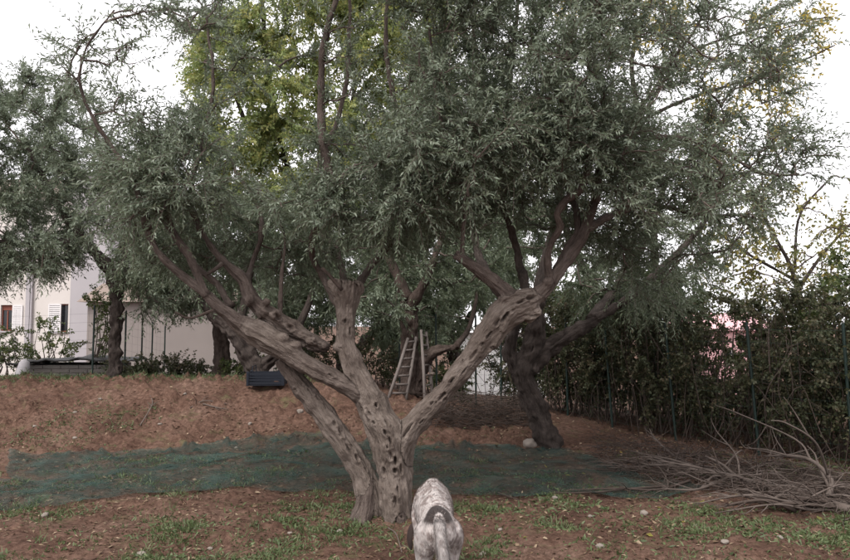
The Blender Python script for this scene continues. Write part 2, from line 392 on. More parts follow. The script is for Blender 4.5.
def leaves_on(rg, S0, Dv, L, dr, k, ll, lw, spread=(.6, 1.0), grav=.12, tone=None):
    """opposite leaf pairs along each twig -> vertices, quads, tone"""
    n = len(S0); t = ((np.arange(k) + .4) / k)[None, :, None, None]
    S_ = S0[:, None, None]; D_ = Dv[:, None, None]; L_ = L[:, None, None, None]; r_ = dr[:, None, None, None]
    dn = np.array([0, 0, -1.0])
    pos = S_ + D_ * L_ * t + dn * r_ * L_ * t ** 2
    tan = nrm(D_ + dn * 2 * r_ * t) * np.ones((n, k, 1, 3))
    u, v = perp(tan[:, :1], rg); u = u * np.ones((n, k, 1, 3)); u = nrm(u - tan * (u * tan).sum(-1, keepdims=True)); v = np.cross(tan, u)
    ang = (np.arange(k) * (math.pi / 2))[None, :, None] + np.array([0, math.pi])[None, None] + rg.normal(0, .4, (n, k, 2))
    side = u * np.cos(ang)[..., None] + v * np.sin(ang)[..., None]
    a = rg.uniform(spread[0], spread[1], (n, k, 2, 1))
    ld = nrm(tan * np.cos(a) + side * np.sin(a) + dn * grav + rg.normal(0, .12, (n, k, 2, 3)))
    nn = nrm(np.cross(ld, np.cross(tan, ld)) + rg.normal(0, .55, ld.shape)); wd = nrm(np.cross(ld, nn)); nn = np.cross(wd, ld)
    le = ll * rg.uniform(.65, 1.15, (n, k, 2, 1)); wi = lw * rg.uniform(.75, 1.2, (n, k, 2, 1))
    pos = pos + np.zeros_like(ld)
    b = pos; l = pos + ld * le * .48 + wd * wi * .5 + nn * wi * .22; ti = pos + ld * le + dn * le * .06; r = pos + ld * le * .48 - wd * wi * .5 + nn * wi * .22
    V = np.stack([b, r, ti, l], -2).reshape(-1, 3)
    q = np.arange(len(V)).reshape(-1, 4)
    tw = rg.uniform(0, 1, (n, 1, 1)) * .5 + rg.uniform(0, 1, (n, k, 2)) * .5
    return V, q, tw.reshape(-1)

def twig_wood(S0, Dv, L, dr, r0, rg, m=4):
    n = len(S0); t = np.linspace(0, 1, m)[None, :, None]
    p = S0[:, None] + Dv[:, None] * L[:, None, None] * t + np.array([0, 0, -1.]) * (dr * L)[:, None, None] * t ** 2
    u, v = perp(Dv, rg); a = np.arange(3) * 2 * math.pi / 3
    rad = (r0 * (1 - .75 * np.linspace(0, 1, m)))[None, :, None, None]
    V = p[:, :, None] + rad * (u[:, None, None] * np.cos(a)[None, None, :, None] + v[:, None, None] * np.sin(a)[None, None, :, None])
    base = (np.arange(n) * m * 3)[:, None, None]; i = np.arange(m - 1)[None, :, None]; j = np.arange(3)[None, None]; k = (j + 1) % 3
    q = np.stack([base + i*3 + j, base + i*3 + k, base + (i+1)*3 + k, base + (i+1)*3 + j], -1).reshape(-1, 4)
    return V.reshape(-1, 3), q

def grow(rg, attach, targets, centre, twigs=10, pairs=14, ll=.06, lw=.013, tl=(.18, .38), droop=(.1, .5), br=(.011, .004), outw=.5, upw=.1, spread=(.5, 1.0), sides=5, frac=.35, nl=None, arch=.15):
    """branchlets from the nearest wood to every target, leafy twigs along them; returns wood (V,Q) and leaves (V,Q,tone)"""
    A = np.asarray(attach, float); tg = np.asarray(targets, float)
    d0 = np.array([np.linalg.norm(A - t, axis=1).min() for t in tg]); order = d0.argsort()
    WV, WQ = [], []; wb = 0; S0, D0 = [], []
    for oi in order:
        t = tg[oi]; d = np.linalg.norm(A - t, axis=1) + .25 * rg.uniform(size=len(A)) + .5 * np.maximum(A[:, 2] - t[2] - .1, 0)
        a = A[d.argmin()]; L = np.linalg.norm(t - a)
        if L < .05: continue
        m = max(4, min(12, int(L / .12) + 3)); s = np.linspace(0, 1, m)[:, None]
        mid = (a + t) / 2 + np.array([0, 0, arch * L]) + rg.normal(0, .09 * L, 3)
        p = (1-s)**2 * a + 2*s*(1-s) * mid + s*s * t; p[1:-1] += rg.normal(0, .012, (m-2, 3))
        r = np.linspace(br[0] * min(1.6, .5 + L), br[1], m)
        v, f = tube_np(p, r, sides, False); WV.append(v); WQ.append(np.array(f) + wb); wb += len(v)
        A = np.concatenate([A, p[2:]])
        k = max(3, int(twigs * min(1.5, .45 + .6 * L)))
        ts = frac + (1 - frac) * rg.uniform(size=k) ** .7; ii = np.clip((ts * (m-1)).astype(int), 0, m-2); fr = (ts * (m-1) - ii)[:, None]
        S0.append(p[ii] * (1-fr) + p[ii+1] * fr)
        tn = nrm(p[ii+1] - p[ii]); out = nrm(S0[-1] - centre)
        D0.append(nrm(tn * .6 + out * outw + rg.normal(0, .6, (k, 3)) + np.array([0, 0, upw])))
    S0 = np.concatenate(S0); D0 = np.concatenate(D0); n = len(S0)
    L = rg.uniform(*tl, n); dr = rg.uniform(*droop, n)
    tv, tq = twig_wood(S0, D0, L, dr, br[1] * .75, rg)
    V = np.concatenate(WV + [tv]); Qs = np.concatenate(WQ + [tq + wb])
    lv, lq, tone = leaves_on(rg, S0, D0, L, dr, pairs, ll, lw, spread)
    return (V, Qs), (lv, lq, tone)

def in_poly(pts, poly):
    x, y = pts[:, 0], pts[:, 1]; c = np.zeros(len(x), bool); j = len(poly) - 1
    for i in range(len(poly)):
        xi, yi = poly[i]; xj, yj = poly[j]
        c ^= ((yi > y) != (yj > y)) & (x < (xj - xi) * (y - yi) / (yj - yi + 1e-9) + xi); j = i
    return c
def sample_poly(rg, poly, n):
    a = np.array(poly); out = []
    while sum(map(len, out)) < n:
        q = rg.uniform(a.min(0), a.max(0), (n, 2)); out.append(q[in_poly(q, poly)])
    return np.concatenate(out)[:n]
def ellipsoid(rg, c, r, n, shell=.45):
    d = nrm(rg.normal(size=(n, 3))); k = rg.uniform(shell ** 3, 1, (n, 1)) ** (1/3); return np.asarray(c) + d * k * np.asarray(r)

def shift(chain, loc): return [(np.asarray(p) - loc, r) for p, r in chain]
def add_crown(root, loc, wood, leaf, lmat, tmat, label=None):
    loc = np.asarray(loc)
    link('branches', mesh_np('branches', wood[0] - loc, wood[1], tmat, True), root)['kind'] = 'stuff'
    link('crown', mesh_np('crown', leaf[0] - loc, leaf[1], lmat, False, {'tone': leaf[2]}), root)

# ------------------------------------------------------------------ the big olive tree in front
BASE = G(388, 518); D = float(BASE[1])
def chain(L, step=.03): return spline(*pxpath(L, D), step)
stems = [
    chain([(399,548,23,.02), (398,524,20,.02), (397,502,19), (394,470,21), (389,440,22.5), (378,415,19), (364,388,15), (353,364,13), (346,338,12.5), (346,314,13.5), (347,293,17), (348,280,19)]),           # middle stem, cut head
    chain([(394,478,17), (400,450,18), (415,424,14.5), (440,397,12.5), (468,363,13.5), (488,334,16.5), (504,313,18.5), (522,303,18), (535,299,13)]),                  # right stem
    chain([(374,548,21,.05), (374,522,18,.05), (370,500,16,.05), (359,470,14.5,.06), (336,431,13,.08), (312,398,12,.1), (292,374,10.5,.12), (281,359,8.5,.12)]),     # left stem behind
    chain([(370,400,11,-.02), (350,388,11.5,-.03), (330,377,11,-.05), (309,366,11.5,-.06), (287,351,13,-.06), (263,335,15,-.06), (236,320,10,-.09), (216,304,7.2,-.14), (201,290,5.8,-.18), (176,270,4.8,-.24), (157,250,4.2,-.28), (148,229,4.0,-.3)]),   # left limb in front
    chain([(328,349,6,.06), (316,343,10,.08), (299,335,12.5,.08), (280,324,12,.05), (264,311,11,.02), (251,298,9), (244,281,7), (233,270,6.5), (223,260,4.8), (210,245,4,.05), (200,230,3.4,.05)]),   # gnarled upper limb
    chain([(518,304,12), (505,291,10,-.03), (490,278,8.5,-.06), (472,265,7,-.09), (455,254,6.5,-.12)]),           # cut stub to the left
    chain([(528,301,14,.0), (543,291,11,.0), (555,276,9,.03), (571,254,7.5,.06), (585,230,6.5,.1), (595,203,5.2,.15)]),          # right leader
]
stems = [(p, r * k) for (p, r), k in zip(stems, (.84, .86, .84, .82, .84, .85, .8))]
burls = [(P(a, b, D + o), np.array([r, r, r2]) * .84 / F * D) for a, b, r, r2, o in
    [(305,336,10,8,.03), (312,342,9,6,.0), (290,327,8,7,.02), (322,346,6,6,.02), (262,312,9,8,-.04), (250,301,7,7,-.05), (266,303,5,5,-.06), (275,314,6,5,-.05), (340,291,12,11,-.03), (358,288,9,12,.02), (332,284,6,8,.0), (512,297,11,8,-.05), (530,311,14,12,-.02),
     (498,312,8,11,.0), (339,347,5,5,-.05), (432,374,5,4,.0), (409,470,7,24,.02), (380,442,10,18,-.05), (296,345,8,6,-.08), (283,338,8,6,-.1), (548,282,6,6,-.05), (505,300,7,6,-.08)]]
holes = [(392,444,.035,.02,.07),(397,462,.04,.02,.07),(389,458,.03,.017,.06),(393,478,.032,.016,.06),(396,505,.036,.016,.06),(382,475,.03,.014,.05),(397,490,.025,.012,.05),(403,470,.028,.012,.05),
         (374,425,.026,.014,.05),(384,432,.03,.014,.06),(391,424,.03,.014,.05),(367,412,.026,.013,.05),(386,448,.02,.012,.05),(400,520,.02,.012,.04),(377,405,.025,.013,.05),
         (345,433,.04,.016,.06),(352,448,.04,.017,.06),(357,456,.03,.014,.06),(366,465,.045,.016,.06),(320,395,.035,.017,.06),(312,388,.025,.013,.05),(336,420,.02,.012,.04),
         (407,432,.045,.02,.06),(422,424,.03,.014,.05),(441,398,.03,.016,.06),(430,402,.028,.013,.05),(452,385,.03,.015,.05),(464,372,.028,.014,.05),(473,355,.03,.015,.06),(481,346,.026,.014,.05),(489,335,.03,.015,.06),(497,322,.03,.015,.06),(503,333,.025,.013,.05),(480,362,.022,.012,.05),(460,362,.02,.012,.05),(508,318,.03,.016,.06),(448,402,.02,.012,.04),(492,350,.022,.012,.05),
         (341,322,.022,.016,.05),(338,283,.03,.018,.05),(352,283,.028,.016,.05),(310,349,.03,.02,.05),(292,330,.035,.016,.05),(318,340,.03,.015,.05),(520,300,.03,.02,.06),(535,298,.025,.018,.05),(538,315,.025,.015,.05),(280,318,.03,.015,.05),(334,372,.02,.012,.04)]
for px, dx, dy in ((399,.13,-.02), (397,.05,-.12), (369,-.13,-.04), (371,-.06,-.11), (399,.1,.13), (367,-.1,.12)):
    a_ = P(px, 480, D); a_[2] = BASE[2] + .34; c_ = np.array([a_[0] + dx, a_[1] + dy, BASE[2] - .06]); m_ = np.array([a_[0] + dx * .45, a_[1] + dy * .45, BASE[2] + .12]); stems.append(spline([a_, m_, c_], [.02, .055, .05], .03))
root = empty('olive_tree', BASE, 'old gnarled olive tree with forked pitted trunk in front, beside the dog', 'tree', 'olive trees in the orchard')
link('trunk', wood_mesh('trunk', [(p - BASE * 0, r) for p, r in stems], M['bark'], .009, 2, pits=20, pit_size=.6, gnarl=.014, seed=3, extra=burls, front_rows=holes), root).location = -BASE
LD = []   # named limbs above the forks
def limb(L, step=.04): c = chain(L, step); c = (c[0], c[1] * np.linspace(.95, .6, len(c[1]))); LD.append(c); return c
limb([(207,296,5.5,-.17), (200,284,5,-.18), (194,268,4.6,-.18), (185,250,4.3,-.2), (173,230,4,-.2), (160,195,3.4,-.2), (140,150,2.8,-.2)])
limb([(232,306,4.5,-.05), (225,296,4,.0), (217,284,3.6,.05), (203,273,3.4,.06), (189,257,3.2,.08), (173,236,3,.1), (150,205,2.6,.1)])
limb([(148,230,4.6,-.3), (142,205,4.2,-.34), (128,170,3.4,-.4), (100,130,2.6,-.45), (82,90,2.1,-.5), (85,50,1.8,-.5), (115,10,1.4,-.5)])
limb([(201,231,3.6,.05), (193,212,3.4,.1), (190,190,3.2,.15), (203,140,2.8,.2), (213,80,2.4,.2), (205,10,2,.2)])
limb([(224,262,3,.0), (216,268,2.6,-.05), (207,274,2.2,-.1)])
limb([(246,288,3.4,.1), (252,262,3,.4), (262,235,3.6,.45), (258,205,3,.7), (235,170,2.4,.9)])
limb([(281,318,2.6,.05), (280,300,2.4,.05), (282,268,2.2,.05), (284,240,1.8,.1), (278,215,1.4,.1)])
limb([(338,305,4.5,.25), (322,275,3.6,.4), (311,246,3.8,.2), (322,218,4.4,.0), (333,193,5.2,-.15), (326,160,5.6,-.15), (322,110,5.2,-.18), (324,45,4.6,-.2), (337,-5,4,-.2), (350,-90,3,-.2)])
limb([(334,190,4.4,-.15), (346,172,3.6,-.2), (356,165,3,-.22)])
limb([(352,296,5,.2), (372,266,4,.7), (398,230,3.8,.6), (410,198,4.2,.4), (409,170,4.6,.25), (401,132,4,.2), (393,95,3.6,.2), (385,30,3,.2), (395,-60,2.5,.2)])
limb([(402,222,4,.4), (420,208,5.5,.3), (436,200,4.8,.25), (465,160,3,.2), (480,90,2.6,.2), (470,0,2.2,.2)])
limb([(462,259,2.6,-.10), (463,235,2.2,-.12), (464,190,2.4,-.2), (440,120,2.6,-.4), (430,30,2.2,-.5)])
limb([(551,283,5.5,.0), (548,264,4.8,-.06), (550,246,4.2,-.1), (560,226,3.8,-.2), (556,214,3.8,-.25), (566,200,4.4,-.28), (580,190,4.2,-.3), (590,150,3.6,-.35), (570,80,3,-.4), (575,0,2.4,-.4)])
limb([(557,268,4.6,.05), (570,242,4.2,.1), (577,225,3.6,.15), (570,190,3.2,.4), (545,140,2.8,.5), (535,60,2.4,.5)])
limb([(595,203,5.2,.15), (600,172,4.8,.18), (622,150,4.2,.2), (650,139,3.6,.2), (685,139,3,.15), (720,148,2.6,.1), (757,172,2.2,.05), (800,175,1.6,.0)])
limb([(596,195,4.2,.15), (606,150,3.4,.3), (640,110,2.6,.5), (672,60,2,.6), (700,20,1.7,.6), (720,-50,1.4,.6)])
limb([(585,230,5,.1), (612,215,4,.4), (650,205,3.2,.7), (700,215,2.6,.9), (750,215,2,1.0)])
limb([(346,300,5,.25), (338,255,3.6,1.0), (310,200,4,1.3), (345,90,3.6,1.5), (350,-20,3,1.5)])
limb([(528,298,6,.2), (518,255,4.4,.9), (500,180,4.6,1.0), (510,90,3.8,1.2), (520,-20,2.8,1.3)])
def crook(c, i):
    p, r = c; e = np.minimum(1, np.linspace(0, 6, len(p)))[:, None]; n = np.stack([fbm(np.stack([p[:, 2] * 5, p[:, 0] * 5, p[:, 1] * 5 + 9 * k], 1), 2, 40 + i + 7 * k) for k in range(3)], 1)
    return p + n * e * np.maximum(r, .02)[:, None] * .55, r
for i, c in enumerate(LD):
    link('limb', limb_mesh('limb', shift([crook(c, i)], BASE), M['bark'], 10, i, .16), root)
attach = np.concatenate([c[0][len(c[0]) // 3:] for c in LD])
rg = np.random.default_rng(21)
tg = []
def add_targets(poly, n, d0, d1):
    for (px, py) in sample_poly(rg, poly, int(n * 1.6)): tg.append(P(px, py, D + rg.uniform(d0, d1)))
add_targets([(120,222),(112,180),(200,110),(185,50),(180,-110),(690,-110),(685,40),(665,100),(690,120),(720,150),(740,180),(700,220),(640,230),(590,185),(540,185),(470,205),(420,215),(360,200),(300,195),(200,195)], 430, -.8, 1.7)
add_targets([(350,-40),(600,-40),(620,60),(600,130),(560,150),(480,160),(400,165),(345,140)], 90, -1.0, -.1)
add_targets([(120,110),(330,120),(325,205),(270,212),(200,205),(130,225)], 60, -.7, .3)
add_targets([(330,60),(560,60),(680,180),(630,280),(560,235),(470,240),(400,262),(350,240)], 190, .5, 1.8)
add_targets([(120,240),(200,215),(340,215),(330,285),(230,275),(150,270)], 60, .5, 1.6)
add_targets([(740,15),(800,20),(790,85),(735,95)], 9, -.3, .4)
add_targets([(770,125),(838,140),(825,175),(770,190)], 9, -.3, .4)
add_targets([(690,140),(770,170),(770,230),(690,270),(650,200)], 26, -.3, 1.2)
add_targets([(55,25),(110,-5),(185,0),(150,45),(110,150),(75,160)], 12, -.8, .2)
add_targets([(290,140),(480,150),(445,212),(420,222),(385,232),(300,222)], 70, -.5, .3)
add_targets([(680,-20),(800,5),(800,130),(770,230),(690,230),(690,130)], 44, -.4, 1.0)
add_targets([(95,140),(190,110),(200,170),(110,205)], 18, -.5, .6)
add_targets([(480,110),(640,110),(640,180),(600,178),(540,176),(480,190)], 45, -.6, .2)
add_targets([(110,170),(180,120),(170,210),(120,225)], 16, -.6, .2)
add_targets([(600,235),(690,250),(680,310),(620,300)], 14, .6, 1.8)
glade = [(190,70),(225,25),(250,0),(350,-40),(400,-20),(415,90),(385,160),(325,190),(235,198)]     # thin spot through which the yellow green tree shows
def gap(t):
    q = np.array(t) - np.array([0, 0, CAMZ]); c, s_ = math.cos(PITCH), math.sin(PITCH); f = q[1] * c + q[2] * s_; u = -q[1] * s_ + q[2] * c
    return bool(in_poly(np.array([[CX + F * q[0] / f, CY - F * u / f]]), glade)[0])
tg = [t for t in tg if not (gap(t) and rg.uniform() < .88)]
def px_of(t):
    q = np.array(t) - np.array([0, 0, CAMZ]); c, s_ = math.cos(PITCH), math.sin(PITCH); return CX + F * q[0] / (q[1] * c + q[2] * s_)
loose = [t for t in tg if px_of(t) > 640 + 60 * rg.uniform() or px_of(t) < 150]; dense = [t for t in tg if not any(t is q for q in loose)]
w1, l1 = grow(np.random.default_rng(5), attach, dense, P(420, 160, D), twigs=17, pairs=13, ll=.050, lw=.0125, tl=(.16, .46), droop=(-.1, .35), outw=.25, upw=.2, frac=.05)
w2, l2 = grow(np.random.default_rng(6), attach, loose, P(420, 160, D), twigs=12, pairs=10, ll=.055, lw=.0135, tl=(.2, .5), droop=(-.1, .3), outw=.3, upw=.15, frac=.05)
wood = (np.concatenate([w1[0], w2[0]]), np.concatenate([w1[1], w2[1] + len(w1[0])]))
leaf = (np.concatenate([l1[0], l2[0]]), np.concatenate([l1[1], l2[1] + len(l1[0])]), np.concatenate([l1[2], l2[2]]))
add_crown(root, BASE, wood, leaf, M['olive'], M['twig'])
# root flare skirts sink into the soil; small thin shoots at the forks
sh = [chain([(322,268,1.6,-.2), (330,276,2,-.2), (342,290,2.2,-.15)]), chain([(418,408,1.0,-.05), (388,352,1.0,.1), (362,322,1.2,.05)], .05), chain([(214,310,1.6,-.2), (190,318,1.4,-.25), (175,312,1.0,-.3)])]
for c in (sh[0], sh[2]): link('shoot', limb_mesh('shoot', shift([c], BASE), M['limb'], 6, 2), root)

# ------------------------------------------------------------------ the other olive trees
def olive(px_base, D_, stems_px, limbs_px, crown, label, n_t, twigs=26, pairs=11, ll=.085, lw=.02, seed=1, mat='bark_dark', lmat='olive_far', pits=10, voxel=.022, tl=(.25, .5)):
    b = P(*px_base, D_); b[2] = float(terrain(b[0], b[1])) - .01
    rt = empty('olive_tree', b, label, 'tree', 'olive trees in the orchard')
    st = [spline(*pxpath(L, D_), .05) for L in stems_px]
    f = b.copy(); f[2] -= .12; p0, r0 = st[0]; st[0] = (np.concatenate([[f], p0]), np.concatenate([[r0[0] * 1.25], r0]))
    link('trunk', wood_mesh('trunk', st, M[mat], voxel, 2, pits=pits, pit_size=1.3, gnarl=.03, seed=seed), rt).location = -b
    li = [spline(*pxpath(L, D_), .08) for L in limbs_px]; li = [(p, r * np.linspace(.95, .65, len(r))) for p, r in li]
    for i, c in enumerate(li): link('limb', limb_mesh('limb', shift([c], b), M[mat], 8, seed + i), rt)
    rg = np.random.default_rng(seed + 100); t = []
    for kind, n, *a in crown:
        if kind == 'poly':
            for (px, py) in sample_poly(rg, a[0], n): t.append(P(px, py, D_ + rg.uniform(a[1], a[2])))
        else:
            t += list(ellipsoid(rg, a[0], a[1], n))
    att = np.concatenate([c[0][len(c[0]) // 3:] for c in (li or st)])
    w_, l_ = grow(rg, att, t, P(crown[0][2][0][0], 200, D_) if crown[0][0] == 'poly' else np.asarray(crown[0][2]), twigs=twigs, pairs=pairs, ll=ll, lw=lw, tl=tl, br=(.016, .005), sides=4, droop=(-.05, .4), upw=.15, frac=.2)
    add_crown(rt, b, w_, l_, M[lmat], M['twig']); return rt

# right-hand dark olive by the brushwood
olive((546, 446), 9.3,
      [[(550,448,15), (544,428,12.5), (536,404,11.5), (525,382,11), (524,368,11), (531,352,10), (537,330,9), (536,300,8)],
       [(524,386,8), (514,366,6.5), (508,350,6), (513,330,5.5), (510,305,5)],
       [(528,370,8.5), (546,352,8), (564,338,7), (590,323,5.5), (618,306,4)]],
      [[(536,300,7), (545,260,5.5,.3), (560,200,4,.6), (570,120,3,.8)], [(618,306,4), (650,280,5), (690,240,4,.3), (720,200,3,.4)], [(510,305,7), (480,260,6,.5), (470,200,4,.8)], [(592,320,7), (620,280,5,.8), (640,220,4,1.2)]],
      [('poly', 60, [(480,120),(620,90),(740,180),(720,270),(640,330),(600,290),(500,270)], .0, 2.2), ('poly', 22, [(560,285),(690,270),(700,320),(600,325)], .2, 1.6)],
      'dark leaning olive tree with forked trunk behind the net, beside the brushwood', 0, twigs=24, seed=11, pits=14, ll=.072, lw=.018)
# ladder tree
olive((408, 408), 12.2,
      [[(409,410,12), (408,390,10), (409,365,9), (410,335,9), (408,300,8)], [(410,405,8), (416,385,7), (423,364,7), (437,351,5.5), (456,347,3.5)]],
      [[(408,300,7), (390,260,5), (375,230,4), (360,210,3)], [(456,347,3.5), (470,325,3,.8), (480,280,2.4,1.2)], [(409,310,7), (430,270,5,-.2), (450,210,4,-.2)]],
      [('poly', 110, [(300,215),(400,205),(440,130),(500,120),(520,290),(450,325),(370,330),(300,290)], -.8, 2.2)],
      'olive tree standing behind the wooden ladders in the middle distance', 0, seed=23, ll=.085, lw=.022, mat='limb')
# gnarled dark olive at the crate
olive((262, 388), 12.0,
      [[(263,390,13), (257,372,11), (248,355,10), (238,338,9), (226,325,7), (210,312,5)], [(258,374,8), (268,362,7), (280,352,6), (292,338,5)]],
      [[(210,312,5), (190,290,4), (170,260,3,.3), (160,220,2.5,.5)], [(238,338,6), (245,300,5,.4), (255,250,4,.6), (260,190,3,.8)], [(292,338,5), (310,300,4,.3), (325,240,3,.5)]],
      [('poly', 100, [(120,200),(330,190),(350,300),(280,318),(160,305),(110,275)], -.3, 2.4)],
      'crooked dark olive tree leaning left behind the plastic crate', 0, seed=31, ll=.085, lw=.022)
olive((222, 382), 14.2,
      [[(222,384,10), (222,360,9), (221,335,8), (218,305,7)]],
      [[(218,305,7), (200,270,5), (180,230,4), (170,180,3)], [(220,310,6), (240,270,4,.3), (262,235,3,.4), (280,215,2,.5)]],
      [('poly', 110, [(110,210),(330,205),(400,280),(330,335),(255,330),(210,312),(160,312),(125,300)], -.6, 2.4)],
      'straight slim olive trunk left of the crate, in front of the beige wall', 0, seed=41, ll=.09, lw=.024, mat='limb', pits=3)
olive((114, 380), 12.4,
      [[(115,382,8), (114,360,6.5), (115,335,6), (117,305,6), (110,270,5)]],
      [[(110,270,7), (85,240,6), (55,200,5), (30,150,4)], [(116,300,7), (125,250,5,.3), (110,190,4,.5), (95,130,3,.6)], [(85,240,5), (40,245,4,-.4), (-10,240,3,-.6)], [(117,290,6), (140,260,4,.2), (160,230,3,.3)]],
      [('poly', 170, [(-60,90),(40,72),(100,100),(150,170),(150,215),(110,225),(85,245),(58,272),(10,280),(-60,270)], -1.2, 1.6), ('poly', 46, [(100,225),(200,210),(190,305),(140,318),(115,290)], -.6, 1.2), ('poly', 80, [(-60,170),(40,150),(100,190),(85,250),(60,272),(10,278),(-60,280)], -.8, 1.6), ('poly', 30, [(-60,85),(40,74),(90,105),(60,160),(-60,160)], -1, 1)],
      'olive tree at far left hanging its dark crown over the house', 0, twigs=26, seed=51, ll=.075, lw=.02, lmat='olive')
# two more behind, filling the orchard
olive((345, 395), 16.5,
      [[(346,400,9), (347,380,8), (344,355,7), (347,325,6)], [(346,380,6), (356,355,5), (366,335,4)]],
      [[(347,325,6), (330,280,4), (320,240,3), (310,215,2)], [(347,330,5), (370,270,4), (400,210,3)]],
      [('poly', 120, [(240,215),(400,210),(480,120),(560,250),(470,345),(380,345),(260,340)], -.5, 2.5)],
      'pale olive tree furthest back between the crate and the ladders', 0, seed=61, ll=.11, lw=.03, pits=3)
olive((600, 405), 15.5,
      [[(600,408,9), (602,380,8), (606,340,7), (603,300,6)]],
      [[(603,300,6), (570,240,5), (550,160,4)], [(603,310,6), (640,250,5), (670,170,4)]],
      [('poly', 50, [(470,130),(600,120),(640,260),(660,320),(560,335),(450,290)], -.5, 2)],
      'olive tree beyond the fence, hidden behind the dark forked olive', 0, seed=71, ll=.11, lw=.03, pits=2)

olive((455, 392), 19,
      [[(455,394,8), (456,370,7), (452,340,6)]], [[(452,340,6), (430,300,5), (410,240,4)], [(453,345,5), (480,300,4), (510,240,3)]],
      [('poly', 130, [(370,200),(500,190),(520,280),(470,305),(445,330),(400,362),(365,330)], -1, 2)],
      'far olive tree with low dense crown between the ladders and the white house', 0, seed=75, ll=.15, lw=.042, pits=2)
# ------------------------------------------------------------------ yellowing trees behind
def leafy_tree(px, py, D_, limbs_px, polys, label, name='lime_tree', n_tw=10, pairs=8, ll=.1, lw=.05, mat='lime', seed=1, tl=(.3, .6), spread=(.5, 1.2), trunk_r=10):
    b = P(px, py, D_); b[2] = float(terrain(b[0], b[1])) - .01
    rt = empty(name, b, label, 'tree')
    top = P(limbs_px[0][0][0], limbs_px[0][0][1], D_); k = np.linspace(0, 1, 5)[:, None]
    p, r = spline(b + (top - b) * k + np.array([[0, 0, -.1]] + [[.06, 0, 0], [-.05, .05, 0], [.04, 0, 0], [0, 0, 0]]), np.linspace(trunk_r, limbs_px[0][0][2], 5) / F * D_, .1)
    link('trunk', limb_mesh('trunk', shift([(p, r)], b), M['bark_dark'], 12, seed, .08), rt)
    li = [spline(*pxpath(L, D_), .12) for L in limbs_px]
    for i, c in enumerate(li): link('limb', limb_mesh('limb', shift([c], b), M['bark_dark'], 7, seed + i), rt)
    rg = np.random.default_rng(seed); t = []
    for n, poly, a, c in polys:
        for (qx, qy) in sample_poly(rg, poly, n): t.append(P(qx, qy, D_ + rg.uniform(a, c)))
    w_, l_ = grow(rg, np.concatenate([c[0][len(c[0]) // 4:] for c in li]), t, P(px, 100, D_), twigs=n_tw, pairs=pairs, ll=ll, lw=lw, tl=tl, br=(.016, .005), sides=4, spread=spread)
    add_crown(rt, b, w_, l_, M[mat], M['twig']); return rt
leafy_tree(300, 385, 17, [[(300,250,5), (290,180,3.6), (275,110,2.8), (265,40,2.2), (260,-60,1.8)], [(300,230,3.5), (330,180,2.6), (350,110,2), (370,20,1.6)], [(285,160,3), (250,130,2.4), (232,90,2), (205,60,1.5)]],
           [(360, [(190,90),(205,30),(262,0),(270,-90),(440,-90),(450,120),(410,200),(300,225),(225,205)], -1.5, 1.5)],
           'tall yellow green tree rising behind the crown of the front olive', seed=81, n_tw=24, pairs=11, ll=.12, lw=.05, tl=(.35, .8))
leafy_tree(640, 395, 14, [[(655,260,4), (650,180,3.4), (640,120,2.6), (632,60,2.2), (650,0,1.8), (670,-60,1.4)], [(640,120,2), (690,98,1.7), (740,82,1.3), (790,66,1.0), (835,45,.7)], [(645,110,2), (680,60,1.6), (720,40,1.3), (770,26,1), (830,17,.7)], [(650,180,2.2), (600,90,1.8), (590,20,1.5), (560,-30,1.2)]],
           [(46, [(545,-20),(690,-30),(690,45),(640,60),(560,40)], -2.5, .0), (50, [(680,60),(800,50),(800,130),(700,190)], -1, .5), (22, [(740,20),(835,5),(830,60),(760,60)], -.5, .5)],
           'sparse yellow leaved tree at upper right against the white sky', name='deciduous_tree', seed=91, n_tw=9, pairs=4, ll=.10, lw=.05, mat='yellow')
leafy_tree(800, 400, 12, [[(800,300,2.6), (790,265,2), (770,228,1.5), (752,190,1.1)], [(798,290,2), (822,255,1.5), (852,222,1)], [(795,280,1.6), (745,252,1.3), (712,228,1)], [(795,268,1.5), (800,215,1.2), (832,176,.9)]],
           [(85, [(700,190),(850,175),(880,260),(850,310),(690,310)], -.8, .8)],
           'sparse autumn tree behind the hedge at right, showing sky through it', name='deciduous_tree', seed=95, n_tw=10, pairs=5, ll=.075, lw=.04, mat='autumn', trunk_r=5)

# ------------------------------------------------------------------ wire fence with green posts (right)
M['green_paint'] = noisy('green_post_paint', [(.008,.020,.016), (.013,.029,.023)], 14, bump=.1, rough=.5, spec=.4)
M['wire'] = noisy('green_wire', [(.02,.05,.038), (.04,.06,.05)], 14, bump=0, rough=.5)
def fence(name, pts, h, label, lean, mesh_step=.14):
    b = np.array([pts[0][0], pts[0][1], float(terrain(*pts[0]))]); rt = empty(name, b, label, 'fence'); tops = []
    for i, (x, y) in enumerate(pts):
        z = float(terrain(x, y)); t = np.array([x + lean[i % len(lean)], y, z + h]); tops.append((np.array([x, y, z]), t))
        link('post', MB().tube(np.array([[x, y, z - .2], [x, y, z], t]) - b, [.018] * 3, 8).mesh('post', M['green_paint'], False), rt)
    wm = MB()
    for i in range(len(pts) - 1):
        (a0, a1), (c0, c1) = tops[i], tops[i + 1]; L = np.linalg.norm(c0 - a0)
        for k in np.arange(.06, .99, .16 / h):
            p = a0 + (a1 - a0) * k - b; q = c0 + (c1 - c0) * k - b; m = (p + q) / 2 - np.array([0, 0, .012])
            wm.tube([p, m, q], [.0014] * 3, 3, False)
        for s in np.arange(.08, L, mesh_step):
            k = s / L; lo = a0 + (c0 - a0) * k - b; hi = a1 + (c1 - a1) * k - b; wm.tube([lo + (hi - lo) * .05, hi - (hi - lo) * .02], [.0011] * 2, 3, False)
    o = link('wire_mesh', wm.mesh('wire_mesh', M['wire']), rt); o['kind'] = 'stuff'
    return rt
